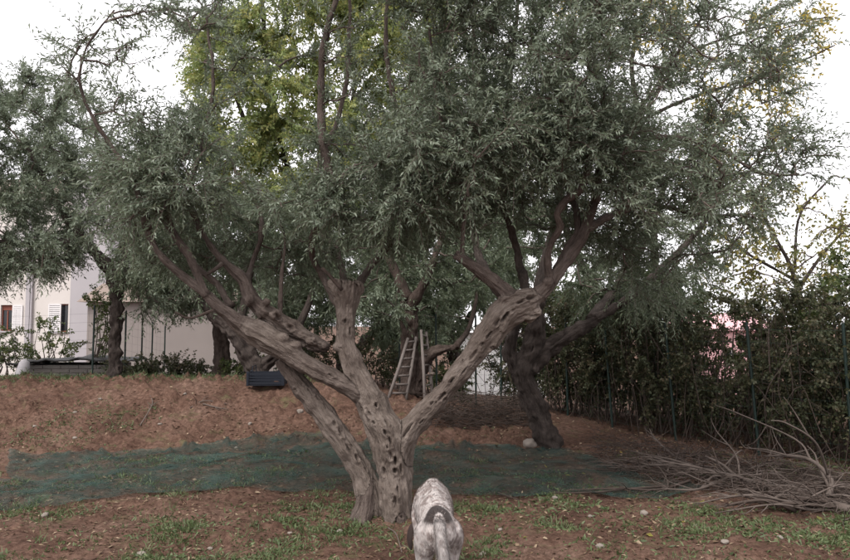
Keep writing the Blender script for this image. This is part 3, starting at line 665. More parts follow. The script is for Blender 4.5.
FP = [(5.45, 7.15), (4.75, 7.95), (4.08, 8.75), (3.42, 9.75), (2.78, 10.6), (2.26, 11.3), (1.29, 12.1), (.9, 12.6), (.22, 13.2), (-.5, 13.9)]
fence('wire_fence', FP, 1.62, 'green wire fence on thin posts along the dark hedge at right', [-.1, -.06, -.11, -.12, -.1, -.02, .01, 0, -.02, 0])
b2 = [(-8.6, 13.6), (P(92, 380, 13)[0], 13.0), (P(120, 380, 14)[0], 14.2), (P(141, 380, 15.4)[0], 15.4), (P(151, 380, 16.6)[0], 16.6), (P(164, 380, 18)[0], 18)]
fence('wire_fence', b2, 1.35, 'green wire fence on thin posts behind the bank at left, before the house', [.0, .01, 0, 0, .01, 0], .4)

# ------------------------------------------------------------------ hedge: single bushes along the fence
def bush(x, y, h, rx, ry, label, n=45, twigs=11, pairs=7, ll=.06, lw=.038, mat='hedge', seed=1, stems=7, name='hedge_bush', group='bushes along the right hand fence', tl=(.15, .35), dead=0, z0=.25):
    z = float(terrain(x, y)); b = np.array([x, y, z]); rg = np.random.default_rng(seed)
    rt = empty(name, b, label, 'bush', group); ch = []
    for i in range(stems):
        a = rg.uniform(0, 2 * math.pi); e = rg.uniform(.3, .9); s = np.array([rx * .35 * math.cos(a), ry * .35 * math.sin(a), -.05])
        t = np.array([rx * e * math.cos(a), ry * e * math.sin(a), h * rg.uniform(.6, .9)])
        ch.append(spline([s, s * .6 + t * .3 + rg.normal(0, .06, 3), s * .3 + t * .65 + rg.normal(0, .08, 3), t], np.linspace(.016, .006, 4), .1))
    for i in range(dead):
        a = rg.uniform(0, 2 * math.pi); s = np.array([rx * rg.uniform(-.9, .9), ry * rg.uniform(-.9, .3), -.02]); t = s + np.array([rg.normal(0, .3), rg.normal(0, .15), h * rg.uniform(.3, .85)])
        ch.append(spline([s, (s + t) / 2 + rg.normal(0, .12, 3), t, t + rg.normal(0, .2, 3)], np.linspace(.006, .003, 4), .12))
    link('stem', limb_mesh('stem', ch, M['dead_dark'] if dead else M['limb'], 5, seed), rt)['kind'] = 'stuff'
    t = ellipsoid(rg, (0, 0, h * .55), (rx, ry, h * .47), n, .3); t[:, 2] = np.maximum(t[:, 2], z0 * h * rg.uniform(.4, 1, len(t)))
    q = t + b - np.array([0, 0, CAMZ]); u = CX + F * q[:, 0] / q[:, 1]; v = CY + 45 - F * q[:, 2] / q[:, 1]
    t = t[~((u > 690) & (u < 760) & (v > 318) & (v < 380) & (rg.uniform(size=len(t)) < .74)) | (b[1] > 12)]       # a thin spot in the hedge before the pink house
    w_, l_ = grow(rg, np.concatenate([c[0][1:] for c in ch[:stems]]), t, np.array([0, 0, h * .4]), twigs=twigs, pairs=pairs, ll=ll, lw=lw, tl=tl, br=(.008, .003), sides=4, spread=(.6, 1.3))
    link('branches', mesh_np('branches', w_[0], w_[1], M['dead_dark'], True), rt)['kind'] = 'stuff'
    link('foliage', mesh_np('foliage', l_[0], l_[1], M[mat], False, {'tone': l_[2]}), rt); return rt
def along(k):
    k = k * (len(FP) - 4); i = min(int(k), len(FP) - 5); f = k - i; return np.array(FP[i]) * (1 - f) + np.array(FP[i + 1]) * f
lab = ['leafy dark hedge bush at the right edge behind the heaped branches', 'dark hedge bush second from the right edge behind the brushwood', 'dark hedge bush third from the right edge behind the brushwood', 'dark hedge bush in the middle of the fence row',
       'dark hedge bush fourth from the leaning olive', 'dark hedge bush third from the leaning olive', 'dark hedge bush second from the leaning olive', 'dark hedge bush nearest the leaning olive tree']
for i in range(8):
    p = along(i / 7.0); nrm_ = np.array([.78, .62]); q = p + nrm_ * (.45 + .15 * (i % 2))
    bush(q[0], q[1], [2.05, 1.95, 2.0, 1.9, 1.95, 1.9, 1.85, 1.9][i] + .15, .78, .6, lab[i], n=115, mat='hedge', seed=200 + i, dead=30, twigs=15, z0=.08, ll=.048, lw=.03, pairs=8)
lab = ['taller yellow green bush behind the hedge at the right edge', 'taller yellow green bush behind the hedge, second from right', 'taller yellow green bush behind the hedge by the pink house', 'taller yellow green bush behind the hedge left of the pink house', 'taller yellow green bush behind the hedge near the leaning olive']
for i in range(5):
    p = along([.0, .25, .5, .72, .95][i]) + np.array([1.25, 1.0]); bush(p[0], p[1], [2.3, 2.5, 1.3, 2.5, 2.4][i], .95, .75, lab[i], n=95, mat='ivy', seed=230 + i, ll=.06, lw=.036, dead=20, twigs=14, z0=.1, group='taller bushes behind the hedge')
for i, (k, off, h, lb) in enumerate([(.1, 2.3, 2.2, 'dark thicket bush furthest back at the right edge'), (.35, 2.3, 1.6, 'dark thicket bush furthest back below the pink house'), (.6, 2.2, 1.7, 'dark thicket bush furthest back left of the pink house'), (.85, 2.1, 2.6, 'dark thicket bush furthest back behind the forked olive')]):
    p = along(k) + np.array([.78, .62]) * off; bush(p[0], p[1], h, 1.15, .8, lb, n=55, mat='hedge', seed=245 + i, ll=.08, lw=.055, dead=10, twigs=14, group='thicket behind the hedge', z0=.05)
# low growth by the house and under the bank fence
for i, (px, D_, h, rx, m, lb) in enumerate([(4, 14.6, 1.0, .5, 'ivy', 'small bright shrub at the left edge beside the shed'), (45, 16.5, 1.35, .55, 'ivy', 'bright green shrub rising behind the low shed'), (97, 15.2, 1.9, .5, 'ivy', 'yellow green shrub between fence post and olive trunk'),
        (135, 13.8, .34, .5, 'hedge', 'low green bush left of the slim olive trunk'), (165, 14.4, .42, .6, 'hedge', 'low dark green bush before the beige wall'), (192, 14.8, .36, .45, 'hedge', 'low green bush next to the slim olive trunk'), (246, 13.6, .5, .35, 'ivy', 'low bright bush between slim trunk and crooked olive'),
        (375, 14.2, .9, .5, 'hedge', 'green bush left of the leaning ladder'), (335, 15.0, 1.0, .6, 'hedge', 'green bush behind the front olive, left of the ladders'), (437, 16.5, 1.7, .7, 'hedge', 'dark bush standing behind the upright ladder'), (392, 18, 2.0, .9, 'hedge', 'dark bush standing far behind the leaning ladder'), (300, 16.0, .8, .6, 'hedge', 'dark bush right of the crate, behind the front olive'), (450, 14.3, .6, .35, 'ivy', 'bush behind the fence right of the ladders'), (532, 13.2, .8, .4, 'hedge', 'bush behind the fence by the forked olive trunk')]):
    bush(P(px, 380, D_)[0], D_, h, rx, rx * .8, lb, n=30, mat=m, seed=260 + i, group='low bushes in the background', twigs=9, name='shrub', z0=.1)

# ------------------------------------------------------------------ buildings
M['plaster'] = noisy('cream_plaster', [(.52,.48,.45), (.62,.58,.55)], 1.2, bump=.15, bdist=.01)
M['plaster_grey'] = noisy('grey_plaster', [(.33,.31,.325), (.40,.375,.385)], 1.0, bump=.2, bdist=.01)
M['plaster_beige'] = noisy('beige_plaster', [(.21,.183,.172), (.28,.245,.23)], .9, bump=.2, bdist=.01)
M['white'] = noisy('white_paint', [(.74,.73,.72), (.82,.81,.8)], 2, bump=0)
M['pink'] = noisy('pink_plaster', [(.52,.30,.31), (.62,.38,.39)], 1.2, bump=.15)
M['tile'] = noisy('clay_tile', [(.22,.09,.055), (.34,.16,.10)], 8, bump=.3)
M['old_tile'] = noisy('weathered_tile', [(.16,.12,.10), (.25,.20,.17)], 8, bump=.3)
M['shutter'] = noisy('pale_shutter', [(.62,.60,.60), (.7,.68,.68)], 6, bump=0, rough=.6)
M['redwood'] = noisy('red_brown_wood', [(.16,.05,.035), (.23,.08,.055)], 6, bump=0, rough=.6)
m, nt_, b_ = new_mat('window_glass'); b_.inputs['Base Color'].default_value = (.02, .022, .025, 1); b_.inputs['Roughness'].default_value = .08; b_.inputs['Specular IOR Level'].default_value = .5; M['glass'] = m
def wall_open(mb, x0, x1, z0, z1, y, th, ops):
    xs = sorted({x0, x1, *[o[0] for o in ops], *[o[1] for o in ops]}); zs = sorted({z0, z1, *[o[2] for o in ops], *[o[3] for o in ops]})
    for i in range(len(xs) - 1):
        for j in range(len(zs) - 1):
            cx, cz = (xs[i] + xs[i+1]) / 2, (zs[j] + zs[j+1]) / 2
            if any(o[0] < cx < o[1] and o[2] < cz < o[3] for o in ops): continue
            mb.box(xs[i], xs[i+1], y, y + th, zs[j], zs[j+1])
HD = 30.0
def hx(px): return (px - CX) / F * HD
def hz(py): return float(P(425, py, HD)[2])
hb = np.array([hx(10), HD, float(terrain(hx(10), HD)) - .02])
house = empty('house', hb, 'cream two storey house with shuttered windows at far left', 'house')
def hpart(name, mat, fn, parent=house, bevel=0):
    mb = MB(); fn(mb); mb.v = [(a - hb[0], b - hb[1], c - hb[2]) for a, b, c in mb.v]; return mb.build(name, mat, parent, False, bevel)
zg = float(terrain(hx(10), HD)) - .4; zt = hz(195)
ops = [(hx(1), hx(12.5), hz(331), hz(305)), (hx(49.5), hx(68.5), hz(332), hz(304)), (hx(-48), hx(-30), hz(331), hz(305)), (hx(1), hx(13), hz(262), hz(233)), (hx(50), hx(68), hz(262), hz(233))]
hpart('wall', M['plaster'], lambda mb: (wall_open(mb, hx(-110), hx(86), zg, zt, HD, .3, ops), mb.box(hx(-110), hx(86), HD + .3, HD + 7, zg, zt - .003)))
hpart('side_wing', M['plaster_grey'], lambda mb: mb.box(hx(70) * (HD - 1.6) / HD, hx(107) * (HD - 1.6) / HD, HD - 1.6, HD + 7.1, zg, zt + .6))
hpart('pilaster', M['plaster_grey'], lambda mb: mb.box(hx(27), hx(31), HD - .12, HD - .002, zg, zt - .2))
hpart('drain_pipe', M['plaster_grey'], lambda mb: mb.tube([(hx(32.5), HD - .08, zg), (hx(32.5), HD - .08, zt - .3)], [.05, .05], 8))
for i, o in enumerate(ops):
    wn = hpart('window', M['redwood'], lambda mb: (mb.box(o[0], o[0] + .05, HD + .1, HD + .16, o[2], o[3]), mb.box(o[1] - .05, o[1], HD + .1, HD + .16, o[2], o[3]), mb.box(o[0] + .05, o[1] - .05, HD + .1, HD + .16, o[2], o[2] + .05), mb.box(o[0] + .05, o[1] - .05, HD + .1, HD + .16, o[3] - (.22 if i in (0, 2) else .05), o[3]), mb.box((o[0] + o[1]) / 2 - .025, (o[0] + o[1]) / 2 + .025, HD + .1, HD + .16, o[2] + .05, o[3] - .25)))
    hpart('pane', M['glass'], lambda mb: mb.box(o[0] + .05, o[1] - .05, HD + .13, HD + .14, o[2] + .05, o[3] - .05), wn)
    hpart('sill', M['plaster_grey'], lambda mb: mb.box(o[0] - .05, o[1] + .05, HD - .07, HD - .003, o[2] - .06, o[2] - .004), wn)
    def shut(mb, a, c):
        mb.box(a, a + .05, HD - .05, HD - .012, o[2] + .01, o[3] - .01); mb.box(c - .05, c, HD - .05, HD - .012, o[2] + .01, o[3] - .01)
        for z in np.linspace(o[2] + .02, o[3] - .06, 14): mb.box(a + .05, c - .05, HD - .045, HD - .02, z, z + .065)
    if i in (0, 2, 3): hpart('shutter', M['shutter'], lambda mb: shut(mb, o[1] + .04, o[1] + .46))
    else: hpart('shutter', M['shutter'], lambda mb: shut(mb, o[0] - .02, o[0] + .52))
def gable(mb, x0, x1, y0, y1, z, h, ov=.4):
    x0 -= ov; x1 += ov; y0 -= ov; y1 += ov; ym = (y0 + y1) / 2
    mb.add([(x0,y0,z),(x1,y0,z),(x1,y1,z),(x0,y1,z),(x0,ym,z+h),(x1,ym,z+h)], [(0,1,5,4),(2,3,4,5),(1,2,5),(3,0,4),(3,2,1,0)])
hpart('roof', M['old_tile'], lambda mb: gable(mb, hx(-110), hx(70), HD, HD + 7, zt + .003, 1.4))
hpart('wing_roof', M['old_tile'], lambda mb: gable(mb, hx(70) * (HD - 1.6) / HD, hx(107) * (HD - 1.6) / HD, HD - 1.6, HD + 7.1, zt + .605, .8, .2))
# long low beige building behind the slim trunks
LB = 23.0
lb0 = np.array([(180 - CX) / F * LB, LB, float(terrain(0, LB)) - .05])
rt = empty('outbuilding', lb0, 'long low beige outbuilding wall behind the slim olive trunks', 'building')
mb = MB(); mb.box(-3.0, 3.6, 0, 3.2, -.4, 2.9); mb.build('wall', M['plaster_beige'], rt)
mb = MB(); gable(mb, -3.0, 3.6, 0, 3.2, 2.905, .7, .25); mb.build('roof', M['old_tile'], rt)
mb = MB(); mb.box(-3.02, 3.62, -.03, -.004, -.4, .25); mb.build('plinth', M['plaster_grey'], rt)
# white building seen through the gap, pink house beyond the hedge
def small_house(name, px0, px1, D_, ptop, label, mat, win, rh=.7):
    x0, x1 = (px0 - CX) / F * D_, (px1 - CX) / F * D_; g = float(terrain((x0 + x1) / 2, D_)); zt = float(P(425, ptop, D_)[2]) - g
    o = np.array([(x0 + x1) / 2, D_, g - .02]); r = empty(name, o, label, 'house'); hw = (x1 - x0) / 2
    mb = MB(); ops = [(a * hw, c * hw, zt * e, zt * f) for a, c, e, f in win]; wall_open(mb, -hw, hw, -.3, zt, 0, .2, ops); mb.box(-hw, hw, .2, 4, -.3, zt - .003); mb.build('wall', mat, r)
    for q in ops:
        wn = MB().box(q[0], q[1], .05, .09, q[3] - .06, q[3]).box(q[0], q[0] + .05, .05, .09, q[2], q[3] - .06).box(q[1] - .05, q[1], .05, .09, q[2], q[3] - .06).build('window', M['white'], r)
        MB().box(q[0] + .05, q[1] - .05, .06, .075, q[2], q[3] - .06).build('pane', M['glass'], wn)
    mb = MB(); gable(mb, -hw, hw, 0, 4, zt + .003, rh, .2); mb.build('roof', M['white'] if rh < .6 else M['pink'], r); return r
small_house('white_house', 462, 545, 24, 332, 'white house wall glimpsed through the gap left of the forked olive', M['white'], [(.45, .75, .4, .75)], .5)
small_house('pink_house', 696, 772, 27, 330, 'pink house glimpsed through the hedge at right', M['pink'], [(-.3, -.05, .45, .72), (.35, .6, .45, .72)])

# low shed on the bank
M['block'] = noisy('concrete_block', [(.12,.105,.095), (.19,.17,.155)], 3, bump=.4, bdist=.01)
M['tarp'] = noisy('black_sheet', [(.012,.011,.011), (.03,.028,.027)], 6, bump=.6, bdist=.03, rough=.5)
SD = 14.6; sb = P(60, 385, SD); sb[2] = float(terrain(sb[0], SD)) - .03
shed = empty('shed', sb, 'low grey block shed with a black sheet roof by the left fence', 'shed')
sw = .92; hh = float(P(60, 364, SD)[2]) - sb[2]
rows = 4; bh = (hh - .02) / rows; bm_ = None
for r_ in range(rows):
    n = 5; bw = 2 * sw / n
    for k in range(n + (r_ % 2)):
        a = -sw + (k - .5 * (r_ % 2)) * bw; c = a + bw; a = max(a, -sw); c = min(c, sw)
        MB().box(a + .004, c - .004, 0, .18, r_ * bh + .004, (r_ + 1) * bh - .004).build('block', M['block'], shed, False, .006)
MB().box(-sw + .01, sw - .01, .02, 1.3, 0, hh - .03).build('wall', M['block'], shed)
rgx = np.random.default_rng(3); gxv = np.linspace(-sw - .12, sw + .3, 26); gyv = np.linspace(-.15, 1.4, 12); XX, YY = np.meshgrid(gxv, gyv)
ZZ = hh + .02 + .10 * (1 - np.abs(XX - .45) / 1.3) + .025 * fbm(np.stack([XX * 5, YY * 5, XX * 0], -1), 3, 4) + .05 * np.maximum(fbm(np.stack([XX * 4, YY * 3, XX * 0 + 4], -1), 2, 8), 0) * (XX < .1)
ix = np.arange(XX.size).reshape(XX.shape); q = np.stack([ix[:-1, :-1], ix[:-1, 1:], ix[1:, 1:], ix[1:, :-1]], -1).reshape(-1, 4)
ro = link('roof', mesh_np('roof', np.stack([XX, YY, ZZ], -1).reshape(-1, 3), q, M['tarp'], True), shed); s_ = ro.modifiers.new('s', 'SOLIDIFY'); s_.thickness = .03
# white sack at the shed's left end
mb = MB(); mb.tube([(0, 0, 0), (0, 0, .08), (.02, 0, .22), (.03, .02, .36), (.02, 0, .42)], [.12, .14, .13, .09, .03], 12)
sk = mb.mesh('sack', M['plaster_grey'], True); V, N = get_vn(sk); V += N * (.02 * fbm(V * 9, 2, 5))[:, None]; sk.vertices.foreach_set('co', V.astype(np.float32).ravel()); sk.update()
sp = P(22, 380, 14.2); sp[2] = float(ground_z(sp[0], sp[1])) - .01
tag(link('sack', sk, None, sp), 'pale sack leaning at the left end of the low shed', 'sack')

# ------------------------------------------------------------------ crate on the bank
M['crate'] = noisy('dark_blue_plastic', [(.008,.010,.016), (.014,.017,.025)], 6, bump=0, rough=.55)
cp = G(267, 389); cr = empty('crate', (cp[0], cp[1], float(ground_z(cp[0], cp[1])) + .005), 'dark blue plastic harvest crate on top of the bank', 'crate', rz=.08)
cw, cdp, chh = .27, .18, .2
MB().box(-cw, cw, -cdp, cdp, 0, .02).build('base', M['crate'], cr)
for sx, sy in ((1, 1), (1, -1), (-1, 1), (-1, -1)): MB().box(sx * cw - .02, sx * cw + .02, sy * cdp - .02, sy * cdp + .02, 0, chh + .02).build('corner_post', M['crate'], cr, False, .005)
for z0, z1 in ((.022, .06), (.075, .105), (.12, .145), (.16, .2)):
    for sy in (-1, 1): MB().box(-cw + .02, cw - .02, sy * cdp - .008, sy * cdp + .008, z0, z1).build('slat', M['crate'], cr)
    for sx in (-1, 1): MB().box(sx * cw - .008, sx * cw + .008, -cdp + .02, cdp - .02, z0, z1).build('slat', M['crate'], cr)
for sx in (-1, 1): MB().tube([(sx * .2, -cdp, chh), (sx * .2, -cdp + .02, chh + .1), (sx * .2, cdp - .02, chh + .1), (sx * .2, cdp, chh)], [.006] * 4, 6).build('handle', M['crate'], cr)

# ------------------------------------------------------------------ ladders against the middle olive
M['ladder'] = noisy('grey_wood', [(.12,.10,.09), (.21,.18,.165)], 6, bump=.3, stretch=(6, 6, 1))
def ladder(l0, r0, l1, r1, n, label, rr=.024):
    b = (l0 + r0) / 2; b = b.copy(); rr = rr * 1.15; rt = empty('ladder', b, label, 'ladder', 'wooden ladders leaning on the olive')
    for a, c in ((l0, l1), (r0, r1)): link('rail', MB().tube(np.array([a, a * .5 + c * .5 + np.array([.008, 0, 0]), c]) - b, [rr, rr * .95, rr * .85], 8).mesh('rail', M['ladder'], True), rt)
    for k in np.linspace(.1, .93, n): link('rung', MB().tube(np.array([l0 + (l1 - l0) * k, r0 + (r1 - r0) * k]) - b, [rr * .65] * 2, 7).mesh('rung', M['ladder'], True), rt)
def gp(px, py, D_): p = P(px, py, D_); p[2] = float(ground_z(p[0], p[1])) - .015; return p
ladder(gp(388, 408, 11.5), gp(406, 408, 11.7), P(408, 338, 11.95), P(416, 337, 12.05), 7, 'pale wooden ladder leaning to the right against the middle olive')
ladder(gp(425, 405, 11.6), gp(433, 405, 11.95), P(421, 330, 12.05), P(426, 332, 12.4), 7, 'nearly upright wooden ladder seen almost edge on, right of the leaning one')

# ------------------------------------------------------------------ harvest nets
def net_mat():
    m, nt, b = new_mat('harvest_net'); b.inputs['Roughness'].default_value = .7
    tc = nt.nodes.new('ShaderNodeTexCoord'); n = nt.nodes.new('ShaderNodeTexNoise'); n.inputs['Scale'].default_value = 2.2; n.inputs['Detail'].default_value = 5; nt.links.new(tc.outputs['Object'], n.inputs['Vector'])
    r = ramp(nt, [(.012,.028,.024), (.022,.048,.040), (.038,.074,.059)], [.3, .5, .7]); nt.links.new(n.outputs['Fac'], r.inputs[0]); nt.links.new(r.outputs[0], b.inputs['Base Color'])
    r2 = ramp(nt, [(.14,.14,.14), (.42,.42,.42), (.70,.70,.70)], [.36, .5, .64])
    n2 = nt.nodes.new('ShaderNodeTexNoise'); n2.inputs['Scale'].default_value = 3.2; n2.inputs['Detail'].default_value = 8; n2.inputs['Roughness'].default_value = .7; nt.links.new(tc.outputs['Object'], n2.inputs['Vector']); nt.links.new(n2.outputs['Fac'], r2.inputs[0])
    tr = nt.nodes.new('ShaderNodeBsdfTransparent'); ms = nt.nodes.new('ShaderNodeMixShader'); nt.links.new(r2.outputs[0], ms.inputs[0]); nt.links.new(tr.outputs[0], ms.inputs[1]); nt.links.new(b.outputs[0], ms.inputs[2])
    nt.links.new(ms.outputs[0], nt.nodes['Material Output'].inputs[0]); return m
M['net'] = net_mat()
def net(rows_front, rows_back, label, seed, n=150, m=40):
    """two edges traced on the ground in photo pixels -> a sheet laid over the soil with wrinkles"""
    def edge(L):
        L = np.array([G(*q)[:2] for q in L]); s = np.concatenate([[0], np.cumsum(np.linalg.norm(np.diff(L, axis=0), axis=1))]); t = np.linspace(0, s[-1], n)
        return np.stack([np.interp(t, s, L[:, 0]), np.interp(t, s, L[:, 1])], 1)
    a, c = edge(rows_front), edge(rows_back); k = np.linspace(0, 1, m)[:, None, None]; XY = a[None] * (1 - k) + c[None] * k
    jit = np.stack([fbm(np.concatenate([XY * 3, XY[..., :1] * 0 + 2], -1), 2, seed), fbm(np.concatenate([XY * 3, XY[..., :1] * 0 + 7], -1), 2, seed + 1)], -1); XY = XY + jit * .045
    x, y = XY[..., 0], XY[..., 1]; p = np.stack([x, y, x * 0], -1)
    sm = terrain(x, y) + .028 * fbm(p * 2.3, 2, 3)
    z = np.maximum(sm + .02, ground_z(x, y) + .008) + .03 * np.maximum(fbm(p * np.array([1.6, 5, 1]), 2, seed + 5), 0) + .012 * np.abs(fbm(p * np.array([6, 14, 1]), 2, seed + 8))
    ix = np.arange(x.size).reshape(x.shape); q = np.stack([ix[:-1, :-1], ix[:-1, 1:], ix[1:, 1:], ix[1:, :-1]], -1).reshape(-1, 4)
    o = np.array([x.mean(), y.mean(), float(terrain(x.mean(), y.mean()))])
    return tag(link('harvest_net', mesh_np('harvest_net', np.stack([x, y, z], -1).reshape(-1, 3) - o, q, M['net'], True), None, o), label, 'net', 'olive harvest nets on the soil')
net([(-60,516), (10,512), (60,508), (120,501), (180,494), (240,492), (300,494), (352,494), (420,494), (500,496), (560,497), (620,500), (660,500), (705,493), (712,490)],
    [(-60,486), (10,483), (80,478), (140,471), (200,463), (260,455), (330,446), (400,447), (460,446), (520,447), (560,450), (600,462), (640,478), (690,488), (712,489)], 'green harvest net spread round the front olive and tapering to the right', 301, 190, 46)
net([(9,482), (60,481), (110,477), (170,469), (220,462), (270,456), (330,450)], [(9,455), (60,455), (110,454), (170,452), (215,444), (260,439), (330,438)], 'narrow strip of green harvest net along the foot of the bank', 311, 120, 22)

# ------------------------------------------------------------------ dead branches heaped along the fence
def branch_mesh(name, path, rg, forks=5, mat='dead', fl=(.25, .7)):
    p, r = path; ch = [(p, r)]
    for i in range(forks):
        k = int(len(p) * rg.uniform(.2, .92)); s = p[k]; tn = p[min(k + 1, len(p) - 1)] - p[max(k - 1, 0)]; tn = tn / np.linalg.norm(tn)
        d = nrm(tn * .8 + rg.normal(0, .5, 3) * np.array([1, 1, .32]) + np.array([0, 0, .03])); L = rg.uniform(*fl) * np.clip(r[k] / .012, .6, 1.4)
        e = s + d * L; e[2] = max(e[2], float(terrain(e[0], e[1])) + .01); m = (s + e) / 2 + rg.normal(0, .06 * L, 3) * 1.5
        c = spline([s, m, e, e + (e - m) * .4 + rg.normal(0, .04, 3)], np.array([.6, .45, .3, .14]) * r[k], .05); ch.append(c)
        if L > .4:
            q = c[0][len(c[0]) // 2]; e2 = q + nrm(d + rg.normal(0, .6, 3)) * L * .5; ch.append(spline([q, (q + e2) / 2 + rg.normal(0, .03, 3), e2], np.array([.3, .22, .1]) * r[k], .05))
    return ch
def dead_branch(pts, rad, label, seed, forks=5, mat='dead', group='pruned branches heaped along the fence', fl=(.25, .7)):
    rg = np.random.default_rng(seed); ch = branch_mesh('b', spline(pts, rad, .05), rg, forks, fl=fl); b = np.array(pts[0]); b[2] = ch[0][0][:, 2].min()
    return tag(link('dead_branch', limb_mesh('dead_branch', shift(ch, b), M[mat], 6, seed, .1), None, b), label, 'branch', group)
def on(px, py, dz): p = G(px, py); p[2] = float(ground_z(p[0], p[1])) + dz; return p
dead_branch([on(875, 520, .04), on(840, 515, .05), on(800, 502, .06), on(758, 491, .06), on(700, 483, .12), on(655, 477, .1)], [.045, .042, .036, .03, .022, .014], 'thickest grey dead branch lying along the front of the heap', 401, 9)
dead_branch([on(826, 507, .02), on(832, 500, .12), on(829, 497, .2), on(812, 490, .27), on(790, 484, .29), on(765, 480, .27)], [.026, .026, .024, .02, .016, .01], 'curved grey dead branch arching up out of the heap at right', 402, 5)
dead_branch([on(760, 492, .03), on(736, 486, .10), on(722, 480, .16), on(706, 476, .22)], [.018, .017, .014, .009], 'pale dead branch with a raised tip in the middle of the heap', 403, 2)
dead_branch([on(700, 470, .02), on(672, 462, .08), on(655, 455, .2), on(650, 452, .28)], [.016, .014, .01, .006], 'upright forked dead twig branch at the left end of the heap', 404, 4, fl=(.12, .3))
rgd = np.random.default_rng(77)
for i in range(34):
    px = rgd.uniform(665, 862); base = 447 + (px - 600) * .20; py = base + rgd.uniform(-4, 26 + (px - 600) * .06); py = min(py, 512)
    p0 = on(px, py, rgd.uniform(.01, .06)); a = rgd.choice([0, math.pi]) + rgd.normal(-.35, .45); L = rgd.uniform(.6, 1.5)
    d = np.array([math.cos(a), -math.sin(a) * .6, 0]); pts = [p0]
    for k in (1, 2, 3):
        q = p0 + d * L * k / 3 + rgd.normal(0, .05, 3); q[2] = float(ground_z(q[0], q[1])) + (abs(rgd.normal(.03, .10)) + .02 * k * rgd.uniform(0, 1.6)) * (.35 if px < 720 else .6); pts.append(q)
    r0 = rgd.uniform(.009, .02); 
    dk = px < 700 or i % 3 == 0; dead_branch(pts, np.array([1, .85, .6, .3]) * r0, 'thin dark brown dead branch among the others in the heap along the fence' if dk else 'thin grey dead branch among the others at the right of the heap', 410 + i, 6, mat='dead_dark' if dk else 'dead', group='dark pruned branches in the heap' if dk else 'grey pruned branches in the heap', fl=(.2, .5))
# fine twigs of the heap and the dry prunings further left
def twig_heap(n, fn, r, L, label, seed, name, mat='dead_dark'):
    rg = np.random.default_rng(seed); S0 = np.array([fn(rg) for _ in range(n)]); Dv = rg.normal(size=(n, 3)); Dv[:, 2] = np.abs(Dv[:, 2]) * .28; Dv = nrm(Dv)
    V, q = twig_wood(S0, Dv, rg.uniform(*L, n), rg.uniform(0, .5, n), r, rg, 4); o = S0.mean(0); o[2] = S0[:, 2].min()
    return tag(link(name, mesh_np(name, V - o, q, M[mat], True), None, o), label, 'twigs', None, 'stuff')
def f1(rg):
    px = rg.uniform(595, 865); return on(px, 447 + (px - 600) * .18 + rg.uniform(-10, 28), rg.uniform(0, .12))
twig_heap(1500, f1, .005, (.15, .5), 'fine dead twigs of the heap along the fence', 501, 'dead_twigs')
def f1b(rg):
    px = rg.uniform(700, 865); return on(px, 450 + (px - 600) * .17 + rg.uniform(-6, 26), rg.uniform(0, .2))
twig_heap(110, f1b, .006, (.25, .6), 'pale grey dead twigs lying on top of the heap', 505, 'dead_twigs', 'dead')
def f2(rg):
    px = rg.uniform(432, 532); py = rg.uniform(411, 429); return on(px, py, rg.uniform(0, 1) ** 1.5 * .34 * sstep(432, 420, py) + .01)
twig_heap(1100, f2, .006, (.15, .45), 'brown dry prunings lying before the fence in the middle distance', 502, 'dry_prunings')
# small twigs lying on the bank
for i, (a, b_, c) in enumerate([((140, 428), (152, 410), (150, 398)), ((203, 408), (218, 412), (228, 414)), ((190, 412), (205, 405), (226, 409))]):
    dead_branch([on(*a, .015), on(*b_, .03), on(*c, .025)], [.010, .008, .005], 'thin dead twig lying on the soil bank', 520 + i, 3, fl=(.1, .3), group='twigs on the bank')
dead_branch([on(498, 492, .02), on(508, 497, .03), on(519, 501, .015)], [.008, .007, .004], 'short dark twig on the soil right of the dog', 530, 2, fl=(.05, .15), group=None, mat='dead_dark')
dead_branch([on(388, 528, .02), on(396, 541, .05), on(402, 556, .02)], [.005, .005, .003], 'thin pale twig on the grass left of the dog', 531, 2, fl=(.05, .15), group=None)

# ------------------------------------------------------------------ stones
M['stone'] = noisy('pale_stone', [(.15,.125,.105), (.26,.225,.195)], 7, bump=.5, bdist=.01)
def stone(px, py, r, label, seed, group='pale stones on the soil'):
    bm = bmesh.new(); bmesh.ops.create_icosphere(bm, subdivisions=3, radius=1); v = np.array([q.co[:] for q in bm.verts]); f = np.array([[x.index for x in t.verts] for t in bm.faces]); bm.free()
    rg = np.random.default_rng(seed); v = v * (1 + .28 * fbm(v * 1.6 + seed, 3, seed))[:, None] * r * np.array([1, rg.uniform(.7, 1), rg.uniform(.55, .75)])
    p = on(px, py, r * .25); tag(link('stone', mesh_np('stone', v, f, M['stone'], True), None, p), label, 'stone', group)
stone(531, 446, .10, 'large pale stone at the foot of the dark forked olive', 1)
stone(483, 553, .032, 'pale stone on the soil right of the dog', 2)
for i, (px, py, r) in enumerate([(75, 413, .03), (75, 438, .03), (142, 558, .035), (45, 514, .03), (236, 452, .025), (644, 516, .03), (600, 548, .03), (555, 502, .025), (210, 548, .022), (300, 412, .045), (725, 548, .028), (500, 530, .02), (290, 535, .02), (340, 530, .025), (590, 520, .02), (160, 425, .03), (100, 400, .028), (35, 430, .03), (185, 395, .026), (250, 425, .03), (780, 540, .025), (695, 525, .02)]):
    stone(px, py, r, 'small pale stone lying loose on the soil', 10 + i)

